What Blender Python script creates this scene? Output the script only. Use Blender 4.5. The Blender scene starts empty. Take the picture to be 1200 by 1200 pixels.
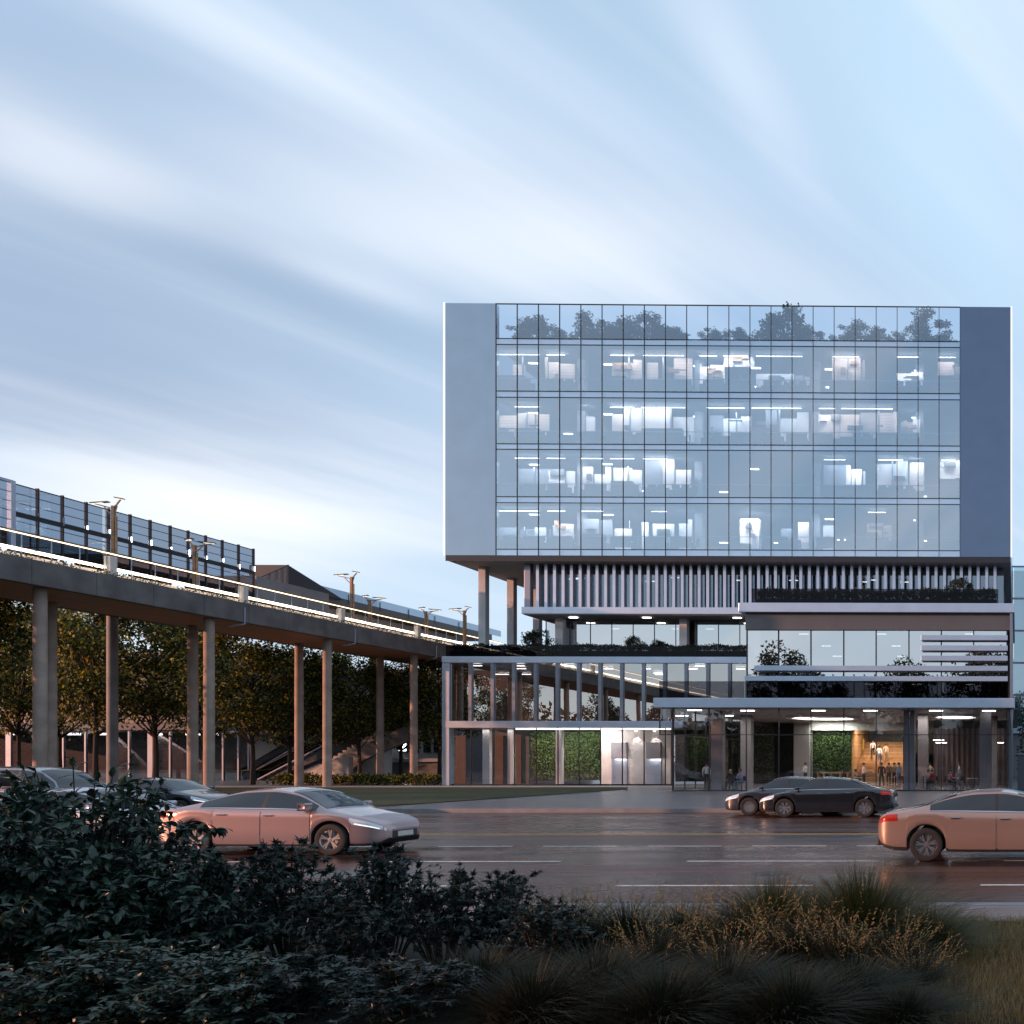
import bpy, bmesh, math, random
import numpy as np
from mathutils import Vector, Matrix
R = math.radians
rnd = random.Random(7)
scene = bpy.context.scene
COL = scene.collection

# ------------------------------------------------------------------ camera
F, CX, CY, TH, EYE = 1100.0, 1207.0, 892.0, 0.0151, 2.0
cam_d = bpy.data.cameras.new("camera"); cam = bpy.data.objects.new("camera", cam_d); COL.objects.link(cam)
cam.location = (0, 0, EYE); cam.rotation_euler = (R(90), 0, -TH)
cam_d.sensor_width = 36; cam_d.lens = 36 * F / 1200
cam_d.shift_x = (600 - CX) / 1200; cam_d.shift_y = (CY - 600) / 1200
cam_d.clip_start = 0.05; cam_d.clip_end = 6000
scene.camera = cam

def at(px, py, Y):
    """surveyed point of the plane Y: X and Z of what the photograph shows there"""
    u = (px - CX) / F
    X = Y * (u * math.cos(TH) + math.sin(TH)) / (math.cos(TH) - u * math.sin(TH))
    d = X * math.sin(TH) + Y * math.cos(TH)
    return X, EYE + (CY - py) / F * d
def ax(px, Y): return at(px, 0, Y)[0]
def az(px, py, Y): return at(px, py, Y)[1]

# ------------------------------------------------------------------ materials
def newmat(name):
    m = bpy.data.materials.new(name); m.use_nodes = True
    nt = m.node_tree; nt.nodes.clear()
    return m, nt, nt.nodes, nt.links
def mat(name, col, rough=0.6, metal=0.0, var=0.12, scale=3.0, bump=0.0, bscale=None, spec=0.5, coat=0.0, stretch=(1, 1, 1), col2=None, croct=4):
    m, nt, N, L = newmat(name)
    out = N.new("ShaderNodeOutputMaterial"); b = N.new("ShaderNodeBsdfPrincipled")
    L.new(b.outputs[0], out.inputs[0])
    b.inputs["Roughness"].default_value = rough; b.inputs["Metallic"].default_value = metal
    b.inputs["Specular IOR Level"].default_value = spec; b.inputs["Coat Weight"].default_value = coat
    b.inputs["Coat Roughness"].default_value = 0.04
    tc = N.new("ShaderNodeTexCoord"); mp = N.new("ShaderNodeMapping"); mp.inputs["Scale"].default_value = stretch
    L.new(tc.outputs["Object"], mp.inputs[0])
    ns = N.new("ShaderNodeTexNoise"); ns.inputs["Scale"].default_value = scale; ns.inputs["Detail"].default_value = croct
    L.new(mp.outputs[0], ns.inputs[0])
    mx = N.new("ShaderNodeMix"); mx.data_type = 'RGBA'
    c = Vector(col[:3])
    c2 = Vector(col2) if col2 else c * (1 + var)
    c1 = c if col2 else c * (1 - var)
    mx.inputs[6].default_value = (*c1, 1); mx.inputs[7].default_value = (*c2, 1)
    rp = N.new("ShaderNodeMapRange"); rp.inputs[1].default_value = 0.3; rp.inputs[2].default_value = 0.7
    L.new(ns.outputs[0], rp.inputs[0]); L.new(rp.outputs[0], mx.inputs[0]); L.new(mx.outputs[2], b.inputs["Base Color"])
    if bump:
        n2 = N.new("ShaderNodeTexNoise"); n2.inputs["Scale"].default_value = bscale or scale * 8; n2.inputs["Detail"].default_value = 5
        L.new(mp.outputs[0], n2.inputs[0])
        bp = N.new("ShaderNodeBump"); bp.inputs["Strength"].default_value = bump; bp.inputs["Distance"].default_value = 0.02
        L.new(n2.outputs[0], bp.inputs["Height"]); L.new(bp.outputs[0], b.inputs["Normal"])
    return m
def emit(name, col, s):
    m, nt, N, L = newmat(name)
    out = N.new("ShaderNodeOutputMaterial"); e = N.new("ShaderNodeEmission")
    e.inputs[0].default_value = (*col, 1); e.inputs[1].default_value = s
    L.new(e.outputs[0], out.inputs[0]); return m
def glass(name, tint, refl, gtint=(1, 1, 1), rough=0.0, wave=0.0, fres=1.0):
    m, nt, N, L = newmat(name)
    out = N.new("ShaderNodeOutputMaterial"); mix = N.new("ShaderNodeMixShader")
    t = N.new("ShaderNodeBsdfTransparent"); t.inputs[0].default_value = (*tint, 1)
    g = N.new("ShaderNodeBsdfGlossy"); g.inputs[0].default_value = (*gtint, 1); g.inputs["Roughness"].default_value = rough
    fr = N.new("ShaderNodeFresnel"); fr.inputs[0].default_value = 1.5
    ma = N.new("ShaderNodeMath"); ma.operation = 'MULTIPLY_ADD'; ma.use_clamp = True
    ma.inputs[1].default_value = fres * (1 - refl); ma.inputs[2].default_value = refl
    ge = N.new("ShaderNodeNewGeometry"); iv = N.new("ShaderNodeMath"); iv.operation = 'SUBTRACT'; iv.inputs[0].default_value = 1.0; L.new(ge.outputs["Backfacing"], iv.inputs[1])
    mb_ = N.new("ShaderNodeMath"); mb_.operation = 'MULTIPLY'; L.new(iv.outputs[0], mb_.inputs[1])
    L.new(fr.outputs[0], ma.inputs[0]); L.new(ma.outputs[0], mb_.inputs[0]); L.new(mb_.outputs[0], mix.inputs[0])
    L.new(t.outputs[0], mix.inputs[1]); L.new(g.outputs[0], mix.inputs[2]); L.new(mix.outputs[0], out.inputs[0])
    if wave:
        tc = N.new("ShaderNodeTexCoord"); ns = N.new("ShaderNodeTexNoise"); ns.inputs["Scale"].default_value = 0.6; ns.inputs["Detail"].default_value = 1
        L.new(tc.outputs["Object"], ns.inputs[0])
        bp = N.new("ShaderNodeBump"); bp.inputs["Strength"].default_value = wave; bp.inputs["Distance"].default_value = 0.02
        L.new(ns.outputs[0], bp.inputs["Height"]); L.new(bp.outputs[0], g.inputs["Normal"]); 
    return m
def leafmat(name, c1, c2, rough=0.45, trans=0.25, ramp=None):
    m, nt, N, L = newmat(name)
    out = N.new("ShaderNodeOutputMaterial"); b = N.new("ShaderNodeBsdfPrincipled")
    b.inputs["Roughness"].default_value = rough
    g = N.new("ShaderNodeNewGeometry")
    mx = N.new("ShaderNodeMix"); mx.data_type = 'RGBA'
    mx.inputs[6].default_value = (*c1, 1); mx.inputs[7].default_value = (*c2, 1)
    L.new(g.outputs["Random Per Island"], mx.inputs[0]); cs = mx.outputs[2]
    if ramp:
        cr = N.new("ShaderNodeValToRGB"); el = cr.color_ramp.elements
        while len(el) < len(ramp): el.new(.5)
        for e, (p, c) in zip(el, ramp): e.position = p; e.color = (*c, 1)
        L.new(g.outputs["Random Per Island"], cr.inputs[0]); cs = cr.outputs[0]
    L.new(cs, b.inputs["Base Color"])
    tr = N.new("ShaderNodeBsdfTranslucent"); L.new(cs, tr.inputs[0])
    ms = N.new("ShaderNodeMixShader"); ms.inputs[0].default_value = trans
    L.new(b.outputs[0], ms.inputs[1]); L.new(tr.outputs[0], ms.inputs[2]); L.new(ms.outputs[0], out.inputs[0])
    return m
def plankmat(name, c1, c2, axis, width, rough=0.55, spec=0.4):
    """boards of a given width laid side by side along one axis, each with its own shade and a dark joint"""
    m, nt, N, L = newmat(name)
    out = N.new("ShaderNodeOutputMaterial"); b = N.new("ShaderNodeBsdfPrincipled"); L.new(b.outputs[0], out.inputs[0])
    b.inputs["Roughness"].default_value = rough; b.inputs["Specular IOR Level"].default_value = spec
    tc = N.new("ShaderNodeTexCoord"); sp = N.new("ShaderNodeSeparateXYZ"); L.new(tc.outputs["Object"], sp.inputs[0])
    dv = N.new("ShaderNodeMath"); dv.operation = 'DIVIDE'; dv.inputs[1].default_value = width; L.new(sp.outputs[axis], dv.inputs[0])
    fl = N.new("ShaderNodeMath"); fl.operation = 'FLOOR'; L.new(dv.outputs[0], fl.inputs[0])
    wn = N.new("ShaderNodeTexWhiteNoise"); wn.noise_dimensions = '1D'; L.new(fl.outputs[0], wn.inputs["W"])
    fr = N.new("ShaderNodeMath"); fr.operation = 'FRACT'; L.new(dv.outputs[0], fr.inputs[0])
    jt = N.new("ShaderNodeMath"); jt.operation = 'LESS_THAN'; jt.inputs[1].default_value = 0.05; L.new(fr.outputs[0], jt.inputs[0])
    mx = N.new("ShaderNodeMix"); mx.data_type = 'RGBA'; mx.inputs[6].default_value = (*c1, 1); mx.inputs[7].default_value = (*c2, 1)
    L.new(wn.outputs[0], mx.inputs[0])
    m2 = N.new("ShaderNodeMix"); m2.data_type = 'RGBA'; m2.inputs[7].default_value = (c1[0] * .2, c1[1] * .2, c1[2] * .2, 1)
    L.new(jt.outputs[0], m2.inputs[0]); L.new(mx.outputs[2], m2.inputs[6]); L.new(m2.outputs[2], b.inputs["Base Color"])
    return m

M = {}
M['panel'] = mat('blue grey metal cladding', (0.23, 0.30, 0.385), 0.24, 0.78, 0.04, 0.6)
M['panel_lit'] = mat('cladding with painted sky reflection', (0.30, 0.385, 0.46), 0.24, 0.88, 0.04, 0.6)  # left side's brighter reflection painted into the cladding colour
M['panel_shaded'] = mat('cladding with painted shade', (0.13, 0.175, 0.25), 0.24, 0.88, 0.04, 0.6)  # same cladding, right side's shade painted into its colour
M['white_metal'] = mat('pale coated metal', (0.46, 0.53, 0.64), 0.38, 0.82, 0.05, 1.2)
M['grey_metal'] = mat('mid grey metal', (0.24, 0.26, 0.31), 0.4, 0.75, 0.06, 1.0)
M['dark_metal'] = mat('dark anodised metal', (0.03, 0.033, 0.04), 0.4, 0.5, 0.1, 2)
M['spandrel'] = mat('dark grey spandrel', (0.10, 0.105, 0.115), 0.45, 0.3, 0.05, 0.8)
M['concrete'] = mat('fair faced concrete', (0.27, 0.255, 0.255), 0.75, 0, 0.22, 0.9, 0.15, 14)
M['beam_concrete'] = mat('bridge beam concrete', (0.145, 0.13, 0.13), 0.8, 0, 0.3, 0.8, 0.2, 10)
M['soffit'] = mat('painted soffit', (0.42, 0.41, 0.42), 0.7, 0, 0.05, 0.5)
M['wood_soffit'] = plankmat('timber soffit boards', (0.50, 0.28, 0.17), (0.60, 0.34, 0.21), 0, 0.16)
M['wood'] = plankmat('warm timber', (0.36, 0.21, 0.10), (0.46, 0.28, 0.15), 2, 0.17)
M['wood_post'] = mat('weathered timber', (0.30, 0.19, 0.11), 0.6, 0, 0.25, 4, 0.1, 20, stretch=(1, 1, .1))
M['white_wall'] = mat('white plaster', (0.72, 0.71, 0.70), 0.8, 0, 0.04, 0.7)
M['boards'] = plankmat('cream wall boards', (.80, .70, .63), (.66, .56, .50), 2, .23, .7, .2)
M['warm_wall'] = mat('cream plaster', (0.74, 0.66, 0.60), 0.8, 0, 0.05, 0.7)
M['stone_wall'] = mat('pale stone', (0.50, 0.46, 0.44), 0.6, 0, 0.12, 1.2, 0.08, 10)
M['grey_wall'] = mat('grey render', (0.22, 0.22, 0.24), 0.8, 0, 0.15, 0.4, 0.1, 6)
M['core_wall'] = mat('office core wall', (0.20, 0.22, 0.26), 0.7, 0, 0.08, 0.5)
M['ceiling'] = mat('office ceiling', (0.34, 0.36, 0.40), 0.8, 0, 0.05, 0.6)
M['lobby_ceiling'] = mat('lobby ceiling', (0.45, 0.43, 0.43), 0.7, 0, 0.04, 0.6)
M['carpet'] = mat('grey carpet', (0.10, 0.10, 0.11), 0.9, 0, 0.1, 3)
M['lobby_floor'] = mat('lobby stone floor', (0.22, 0.20, 0.19), 0.25, 0, 0.12, 1.5)
M['furniture'] = mat('dark furniture laminate', (0.05, 0.055, 0.065), 0.5, 0, 0.1, 4)
M['chair_fabric'] = mat('charcoal chair fabric', (0.035, 0.036, 0.042), 0.85, 0, 0.15, 12)
M['table_top'] = mat('pale table laminate', (0.55, 0.48, 0.40), 0.4, 0, 0.1, 4)
M['dark_door'] = mat('dark stained door', (.07, .042, .035), .5, 0, .2, 3)
M['black'] = mat('black rubber', (0.012, 0.012, 0.013), 0.7, 0, 0.2, 6)
M['screen_dark'] = mat('dark display glass', (0.012, 0.012, 0.015), 0.15, 0, 0.05, 2)
M['soil'] = mat('dark soil', (0.020, 0.015, 0.011), 0.95, 0, 0.4, 3, 0.5, 30)
M['bark'] = mat('dark bark', (0.045, 0.032, 0.026), 0.9, 0, 0.3, 5, 0.5, 25, stretch=(1, 1, .25))
M['curtain'] = mat('mauve grey curtain', (0.20, 0.16, 0.17), 0.85, 0, 0.15, 4, stretch=(6, 6, .2))
M['g_tower'] = glass('tower curtain wall glass', (0.84, 0.89, 0.95), 0.47, (0.84, 0.92, 1.0), 0.0, 0.04)
M['g_parapet'] = glass('roof parapet glass', (0.84, 0.89, 0.94), 0.25, (0.78, 0.87, 1.0))
M['g_podium'] = glass('podium glass', (0.66, 0.64, 0.64), 0.42, (0.95, 0.92, 0.88), 0, 0.03)
M['pale_concrete'] = mat('pale concrete', (0.46, 0.46, 0.48), 0.7, 0, 0.12, 1.0, 0.1, 14)
M['g_fin'] = glass('fin storey glass', (.4, .42, .45), .22, (.8, .9, 1))
M['g_clear'] = glass('clear lobby glass', (0.92, 0.91, 0.92), 0.05)
M['g_pavilion'] = glass('pavilion mirror glass', (0.40, 0.40, 0.42), 0.66, (0.92, 0.90, 0.88), 0, 0.02)
M['g_dark'] = glass('dark balustrade glass', (0.45, 0.45, 0.48), 0.0, (.9, .9, .95), 0, 0.02, .3)
M['g_rail'] = glass('balustrade glass', (0.74, 0.80, 0.84), 0.14)
M['g_screen'] = glass('tinted wind screen glass', (0.50, 0.56, 0.63), 0.10, (.8, .9, 1))
M['g_hall'] = glass('dark hall glass', (0.55, 0.53, 0.55), 0.10)
M['g_far'] = glass('teal glass', (0.5, 0.70, 0.75), 0.42, (0.75, 0.92, 1.0))
M['led_warm'] = emit('warm led strip', (1.0, 0.70, 0.42), 4.5)
M['led_band'] = emit('warm led band', (1.0, 0.78, 0.56), 6.0)
M['led_edge'] = emit('edge light strip', (1.0, 0.93, 0.82), 2.2)
M['lamp_white'] = emit('ceiling lamp diffuser', (1.0, 0.97, 0.92), 7)
M['lamp_cool'] = emit('cool lamp diffuser', (0.86, 0.93, 1.0), 6)
M['lamp_head'] = emit('street lamp diffuser', (1.0, 0.84, 0.66), 1.5)
M['asphalt'] = None

# ------------------------------------------------------------------ mesh building
class MB:
    def __init__(self): self.v = []; self.f = []; self.m = []; self.cur = 0
    def add(self, vs, fs):
        o = len(self.v); self.v += [tuple(map(float, p)) for p in vs]
        for f in fs: self.f.append(tuple(o + i for i in f)); self.m.append(self.cur)
        return self
    def box(self, x0, x1, y0, y1, z0, z1):
        if x0 > x1: x0, x1 = x1, x0
        if y0 > y1: y0, y1 = y1, y0
        if z0 > z1: z0, z1 = z1, z0
        return self.add([(x0, y0, z0), (x1, y0, z0), (x1, y1, z0), (x0, y1, z0), (x0, y0, z1), (x1, y0, z1), (x1, y1, z1), (x0, y1, z1)],
                        [(0, 3, 2, 1), (4, 5, 6, 7), (0, 1, 5, 4), (1, 2, 6, 5), (2, 3, 7, 6), (3, 0, 4, 7)])
    def bbox(self, x0, x1, y0, y1, z0, z1, b=0.01):
        """box with chamfered edges"""
        bm = bmesh.new(); bmesh.ops.create_cube(bm, size=1)
        for v in bm.verts: v.co = Vector(((x0 + x1) / 2 + v.co.x * (x1 - x0), (y0 + y1) / 2 + v.co.y * (y1 - y0), (z0 + z1) / 2 + v.co.z * (z1 - z0)))
        bmesh.ops.bevel(bm, geom=bm.edges[:], offset=b, segments=2, profile=0.5, affect='EDGES')
        bm.verts.index_update()
        self.add([v.co for v in bm.verts], [[v.index for v in f.verts] for f in bm.faces]); bm.free(); return self
    def quad(self, a, b, c, d): return self.add([a, b, c, d], [(0, 1, 2, 3)])
    def bar(self, p, q, w, h=None, up=(0, 0, 1)):
        h = w if h is None else h
        p = Vector(p); q = Vector(q); d = (q - p).normalized(); u = Vector(up)
        if abs(d.dot(u)) > .98: u = Vector((0, 1, 0))
        s = d.cross(u).normalized() * w / 2; t = s.cross(d).normalized() * h / 2
        P = [p - s - t, p + s - t, p + s + t, p - s + t, q - s - t, q + s - t, q + s + t, q - s + t]
        return self.add(P, [(0, 1, 2, 3), (7, 6, 5, 4), (0, 4, 5, 1), (1, 5, 6, 2), (2, 6, 7, 3), (3, 7, 4, 0)])
    def tube(self, pts, rad, n=8, cap=True):
        pts = [Vector(p) for p in pts]; k = len(pts)
        rad = rad if hasattr(rad, '__len__') else [rad] * k
        vs = []; u = None
        for i, p in enumerate(pts):
            d = (pts[min(i + 1, k - 1)] - pts[max(i - 1, 0)]).normalized()
            if u is None: u = d.orthogonal().normalized()
            u = (u - d * u.dot(d)).normalized(); w = d.cross(u)
            for j in range(n):
                a = 2 * math.pi * j / n; vs.append(p + (u * math.cos(a) + w * math.sin(a)) * rad[i])
        fs = [(i * n + j, i * n + (j + 1) % n, (i + 1) * n + (j + 1) % n, (i + 1) * n + j) for i in range(k - 1) for j in range(n)]
        if cap: fs += [tuple(range(n - 1, -1, -1)), tuple(range((k - 1) * n, k * n))]
        return self.add(vs, fs)
    def cyl(self, x, y, z0, z1, r, n=20): return self.tube([(x, y, z0), (x, y, z1)], r, n)
    def lathe(self, prof, n=24, axis='y', c=(0, 0, 0)):
        vs = []
        for (r, t) in prof:
            for j in range(n):
                a = 2 * math.pi * j / n
                if axis == 'y': vs.append((c[0] + r * math.cos(a), c[1] + t, c[2] + r * math.sin(a)))
                else: vs.append((c[0] + r * math.cos(a), c[1] + r * math.sin(a), c[2] + t))
        k = len(prof)
        fs = [(i * n + j, i * n + (j + 1) % n, (i + 1) * n + (j + 1) % n, (i + 1) * n + j) for i in range(k - 1) for j in range(n)]
        return self.add(vs, fs)
    def prism(self, poly, y0, y1):
        """polygon in x,z pulled along y"""
        n = len(poly)
        vs = [(x, y0, z) for x, z in poly] + [(x, y1, z) for x, z in poly]
        return self.add(vs, [tuple(range(n)), tuple(range(2 * n - 1, n - 1, -1))] + [(i, i + n, (i + 1) % n + n, (i + 1) % n) for i in range(n)])
    def build(self, name, m, parent=None, smooth=False, angle=40):
        me = bpy.data.meshes.new(name)
        off = root_loc(parent)
        me.from_pydata([(x - off[0], y - off[1], z - off[2]) for x, y, z in self.v] if off.length else self.v, [], self.f)
        ms = m if isinstance(m, (list, tuple)) else [m]
        for k in ms: me.materials.append(k)
        if len(ms) > 1: me.polygons.foreach_set("material_index", self.m)
        if smooth:
            me.polygons.foreach_set("use_smooth", [True] * len(me.polygons)); me.set_sharp_from_angle(angle=R(angle))
        me.update()
        o = bpy.data.objects.new(name, me); COL.objects.link(o)
        if parent: o.parent = parent
        return o
def root_loc(p):
    if p is None: return Vector((0, 0, 0))
    while p.parent: p = p.parent
    return Vector(p.location)
def tag(o, label=None, cat=None, group=None, kind=None):
    if label: o['label'] = label
    if cat: o['category'] = cat
    if group: o['group'] = group
    if kind: o['kind'] = kind
    return o
def empty(name, loc=(0, 0, 0), label=None, cat=None, group=None):
    o = bpy.data.objects.new(name, None); COL.objects.link(o); o.location = loc; o.empty_display_size = .3
    return tag(o, label, cat, group)
def copy_tree(o, parent=None):
    c = o.copy(); COL.objects.link(c)
    if parent: c.parent = parent
    for ch in list(o.children): copy_tree(ch, c)
    return c
def place(o, loc, rz=0.0, label=None, s=None):
    o.location = loc; o.rotation_euler = (0, 0, rz)
    if s: o.scale = (s, s, s) if not hasattr(s, '__len__') else s
    if label: o['label'] = label
    return o
ORD = ['first', 'second', 'third', 'fourth', 'fifth', 'sixth', 'seventh', 'eighth', 'ninth', 'tenth', 'eleventh', 'twelfth', 'thirteenth', 'fourteenth', 'fifteenth', 'sixteenth',
       'seventeenth', 'eighteenth', 'nineteenth', 'twentieth', 'twenty-first', 'twenty-second']
def area(loc, rot, sx, sy, power, col):
    d = bpy.data.lights.new("room_lamp", 'AREA'); d.shape = 'RECTANGLE'; d.size = sx; d.size_y = sy; d.energy = power; d.color = col
    o = bpy.data.objects.new("room_lamp", d); COL.objects.link(o); o.location = loc; o.rotation_euler = rot
    return o

# ------------------------------------------------------------------ sky and sun
SUN_EL, SUN_DIR = 8.5, Vector((-0.90, -0.435, 0)).normalized()
world = bpy.data.worlds.new("World"); scene.world = world; world.use_nodes = True
def build_world():
    nt = world.node_tree; N = nt.nodes; L = nt.links; N.clear()
    out = N.new("ShaderNodeOutputWorld"); bg = N.new("ShaderNodeBackground"); L.new(bg.outputs[0], out.inputs[0])
    bg.inputs[1].default_value = 0.12
    sky = N.new("ShaderNodeTexSky"); sky.sky_type = 'NISHITA'; sky.sun_disc = False
    sky.sun_elevation = R(SUN_EL + 7); sky.sun_rotation = math.atan2(SUN_DIR.x, SUN_DIR.y)
    sky.air_density = 1.0; sky.dust_density = 0.6; sky.ozone_density = 1.6
    tc = N.new("ShaderNodeTexCoord"); sp = N.new("ShaderNodeSeparateXYZ"); L.new(tc.outputs["Generated"], sp.inputs[0])
    def math_(op, a, b=None, clamp=False):
        n = N.new("ShaderNodeMath"); n.operation = op; n.use_clamp = clamp
        for i, x in enumerate((a, b)):
            if x is None: continue
            if hasattr(x, 'links'): L.new(x, n.inputs[i])
            else: n.inputs[i].default_value = x
        return n.outputs[0]
    zc = math_('ADD', math_('MAXIMUM', sp.outputs[2], 0.0), 0.16)
    u = math_('DIVIDE', sp.outputs[0], zc); v = math_('DIVIDE', sp.outputs[1], zc)
    wa = R(33)
    al = math_('ADD', math_('MULTIPLY', u, math.sin(wa)), math_('MULTIPLY', v, math.cos(wa)))
    ac = math_('SUBTRACT', math_('MULTIPLY', u, math.cos(wa)), math_('MULTIPLY', v, math.sin(wa)))
    def layer(sa, sc, ox, oy, det, lo, hi, dist=0.0):
        cb = N.new("ShaderNodeCombineXYZ")
        L.new(math_('ADD', math_('MULTIPLY', al, sa), ox), cb.inputs[0]); L.new(math_('ADD', math_('MULTIPLY', ac, sc), oy), cb.inputs[1])
        n = N.new("ShaderNodeTexNoise"); n.inputs["Scale"].default_value = 1; n.inputs["Detail"].default_value = det; n.inputs["Roughness"].default_value = .5
        n.inputs["Distortion"].default_value = dist
        L.new(cb.outputs[0], n.inputs[0])
        mr = N.new("ShaderNodeMapRange"); mr.interpolation_type = 'SMOOTHSTEP'; mr.inputs[1].default_value = lo; mr.inputs[2].default_value = hi
        L.new(n.outputs[0], mr.inputs[0]); return mr.outputs[0]
    def mix(f, a, b):
        n = N.new("ShaderNodeMix"); n.data_type = 'RGBA'
        for i, x in ((0, f), (6, a), (7, b)):
            if hasattr(x, 'links'): L.new(x, n.inputs[i])
            elif i == 0: n.inputs[0].default_value = x
            else: n.inputs[i].default_value = (*x, 1)
        return n.outputs[2]
    def pt(px, py):
        x, z = at(px, py, 1.0); d = Vector((x, 1.0, z - EYE)).normalized(); zz = max(d.z, 0) + .16
        return Vector((d.x / zz, d.y / zz, 0))
    cbw = N.new("ShaderNodeCombineXYZ"); L.new(math_('MULTIPLY', al, .8), cbw.inputs[0]); L.new(math_('MULTIPLY', ac, 2.2), cbw.inputs[1])
    wn = N.new("ShaderNodeTexNoise"); wn.inputs["Scale"].default_value = 1.0; wn.inputs["Detail"].default_value = 4; wn.inputs["Roughness"].default_value = .55
    L.new(cbw.outputs[0], wn.inputs[0])
    sw = N.new("ShaderNodeSeparateColor"); L.new(wn.outputs[1], sw.inputs[0])
    def blob(c, e, w, ragged=1.05):
        """soft elongated cloud: centre, tip of the long axis and rim of the short axis, given by where they stand in the sky"""
        c, e, w = pt(*c), pt(*e), pt(*w); a = e - c; la = a.length; a = a / la; b = Vector((-a.y, a.x, 0)); lb = max(abs((w - c).dot(b)), .02)
        du = math_('SUBTRACT', u, c.x); dv_ = math_('SUBTRACT', v, c.y)
        s_ = math_('DIVIDE', math_('ADD', math_('MULTIPLY', du, a.x), math_('MULTIPLY', dv_, a.y)), la)
        t_ = math_('DIVIDE', math_('ADD', math_('MULTIPLY', du, b.x), math_('MULTIPLY', dv_, b.y)), lb)
        t_ = math_('ADD', t_, math_('MULTIPLY', math_('SUBTRACT', sw.outputs[0], .5), ragged * 2.4))
        s_ = math_('ADD', s_, math_('MULTIPLY', math_('SUBTRACT', sw.outputs[1], .5), ragged))
        r2 = math_('ADD', math_('MULTIPLY', s_, s_), math_('MULTIPLY', t_, t_))
        return math_('EXPONENT', math_('MULTIPLY', r2, -1.0))
    soft = layer(.26, .70, 3.1, 7.7, 2, .34, .68, .25)       # broad veil
    streak = layer(.42, 1.5, 9.3, 1.4, 4, .45, .78, .5)      # wind drawn streaks
    fine = layer(.35, 4.2, 4.4, 8.1, 4, .42, .75, .4)
    grey = layer(.30, .8, 21.0, 5.2, 2, .42, .66, .3)        # blue grey undersides
    K = 1.20 / 0.12
    def C(r_, g_, b_): return (r_ * K, g_ * K, b_ * K)
    c = mix(0.62, sky.outputs[0], C(.53, .74, .97))
    c = mix(math_('MULTIPLY', soft, .40), c, C(.64, .77, .92))
    c = mix(math_('MULTIPLY', grey, .36), c, C(.34, .46, .64))
    c = mix(math_('MULTIPLY', streak, .22), c, C(.88, .91, .96))
    hz = math_('POWER', math_('SUBTRACT', 1.0, math_('MAXIMUM', sp.outputs[2], 0.0), True), 7.0)
    c = mix(math_('MULTIPLY', hz, .50), c, C(.80, .84, .92))
    for (q0, q1, q2, col, k) in (
        ((150, 330), (560, 470), (90, 470), C(.29, .38, .53), .70), ((20, 460), (330, 520), (10, 540), C(.25, .34, .50), .62), ((190, 120), (460, 230), (160, 200), C(.42, .53, .70), .35),
        ((700, 240), (960, 330), (690, 285), C(.38, .50, .68), .55), ((760, 150), (1000, 260), (740, 190), C(.50, .64, .84), .3),
        ((55, 185), (210, 255), (30, 235), C(.86, .89, .95), .55), ((330, 45), (620, 190), (300, 85), C(.74, .83, .95), .5), ((560, 270), (840, 330), (550, 330), C(.84, .88, .95), .62),
        ((20, 40), (260, 140), (-40, 130), C(.34, .45, .62), .5), ((240, 590), (420, 640), (215, 655), C(.96, .96, .98), .82), ((120, 545), (300, 570), (110, 566), C(.80, .85, .94), .3), ((420, 330), (540, 372), (412, 350), C(.80, .86, .95), .4), ((880, 90), (960, 220), (840, 100), C(.74, .82, .95), .4),
        ((1120, 150), (1200, 400), (1020, 180), C(.55, .80, 1.0), .35), ((480, 610), (600, 640), (470, 640), C(.70, .78, .9), .4)):
        c = mix(math_('MULTIPLY', blob(q0, q1, q2), k), c, col)
    c = mix(math_('MULTIPLY', fine, .24), c, C(.95, .96, 1.0))
    L.new(c, bg.inputs[0])
build_world()
sd = bpy.data.lights.new("sun", 'SUN'); sd.energy = 5.0; sd.angle = R(0.6); sd.color = (1.0, 0.45, 0.27)
sun = bpy.data.objects.new("sun", sd); COL.objects.link(sun)
dv = Vector((SUN_DIR.x * math.cos(R(SUN_EL)), SUN_DIR.y * math.cos(R(SUN_EL)), math.sin(R(SUN_EL))))
sun.rotation_euler = dv.to_track_quat('Z', 'Y').to_euler(); sun.location = dv * 60 + Vector((0, 0, 30))
scene.view_settings.view_transform = 'Standard'; scene.view_settings.look = 'None'
scene.view_settings.exposure = 0.0; scene.view_settings.gamma = 1.0; scene.view_settings.use_curve_mapping = False
scene.cycles.use_denoising = True
scene.cycles.transparent_max_bounces = 24; scene.cycles.max_bounces = 8; scene.cycles.glossy_bounces = 4; scene.cycles.diffuse_bounces = 3
scene.cycles.sample_clamp_indirect = 6.0; scene.cycles.caustics_reflective = False; scene.cycles.caustics_refractive = False
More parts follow.
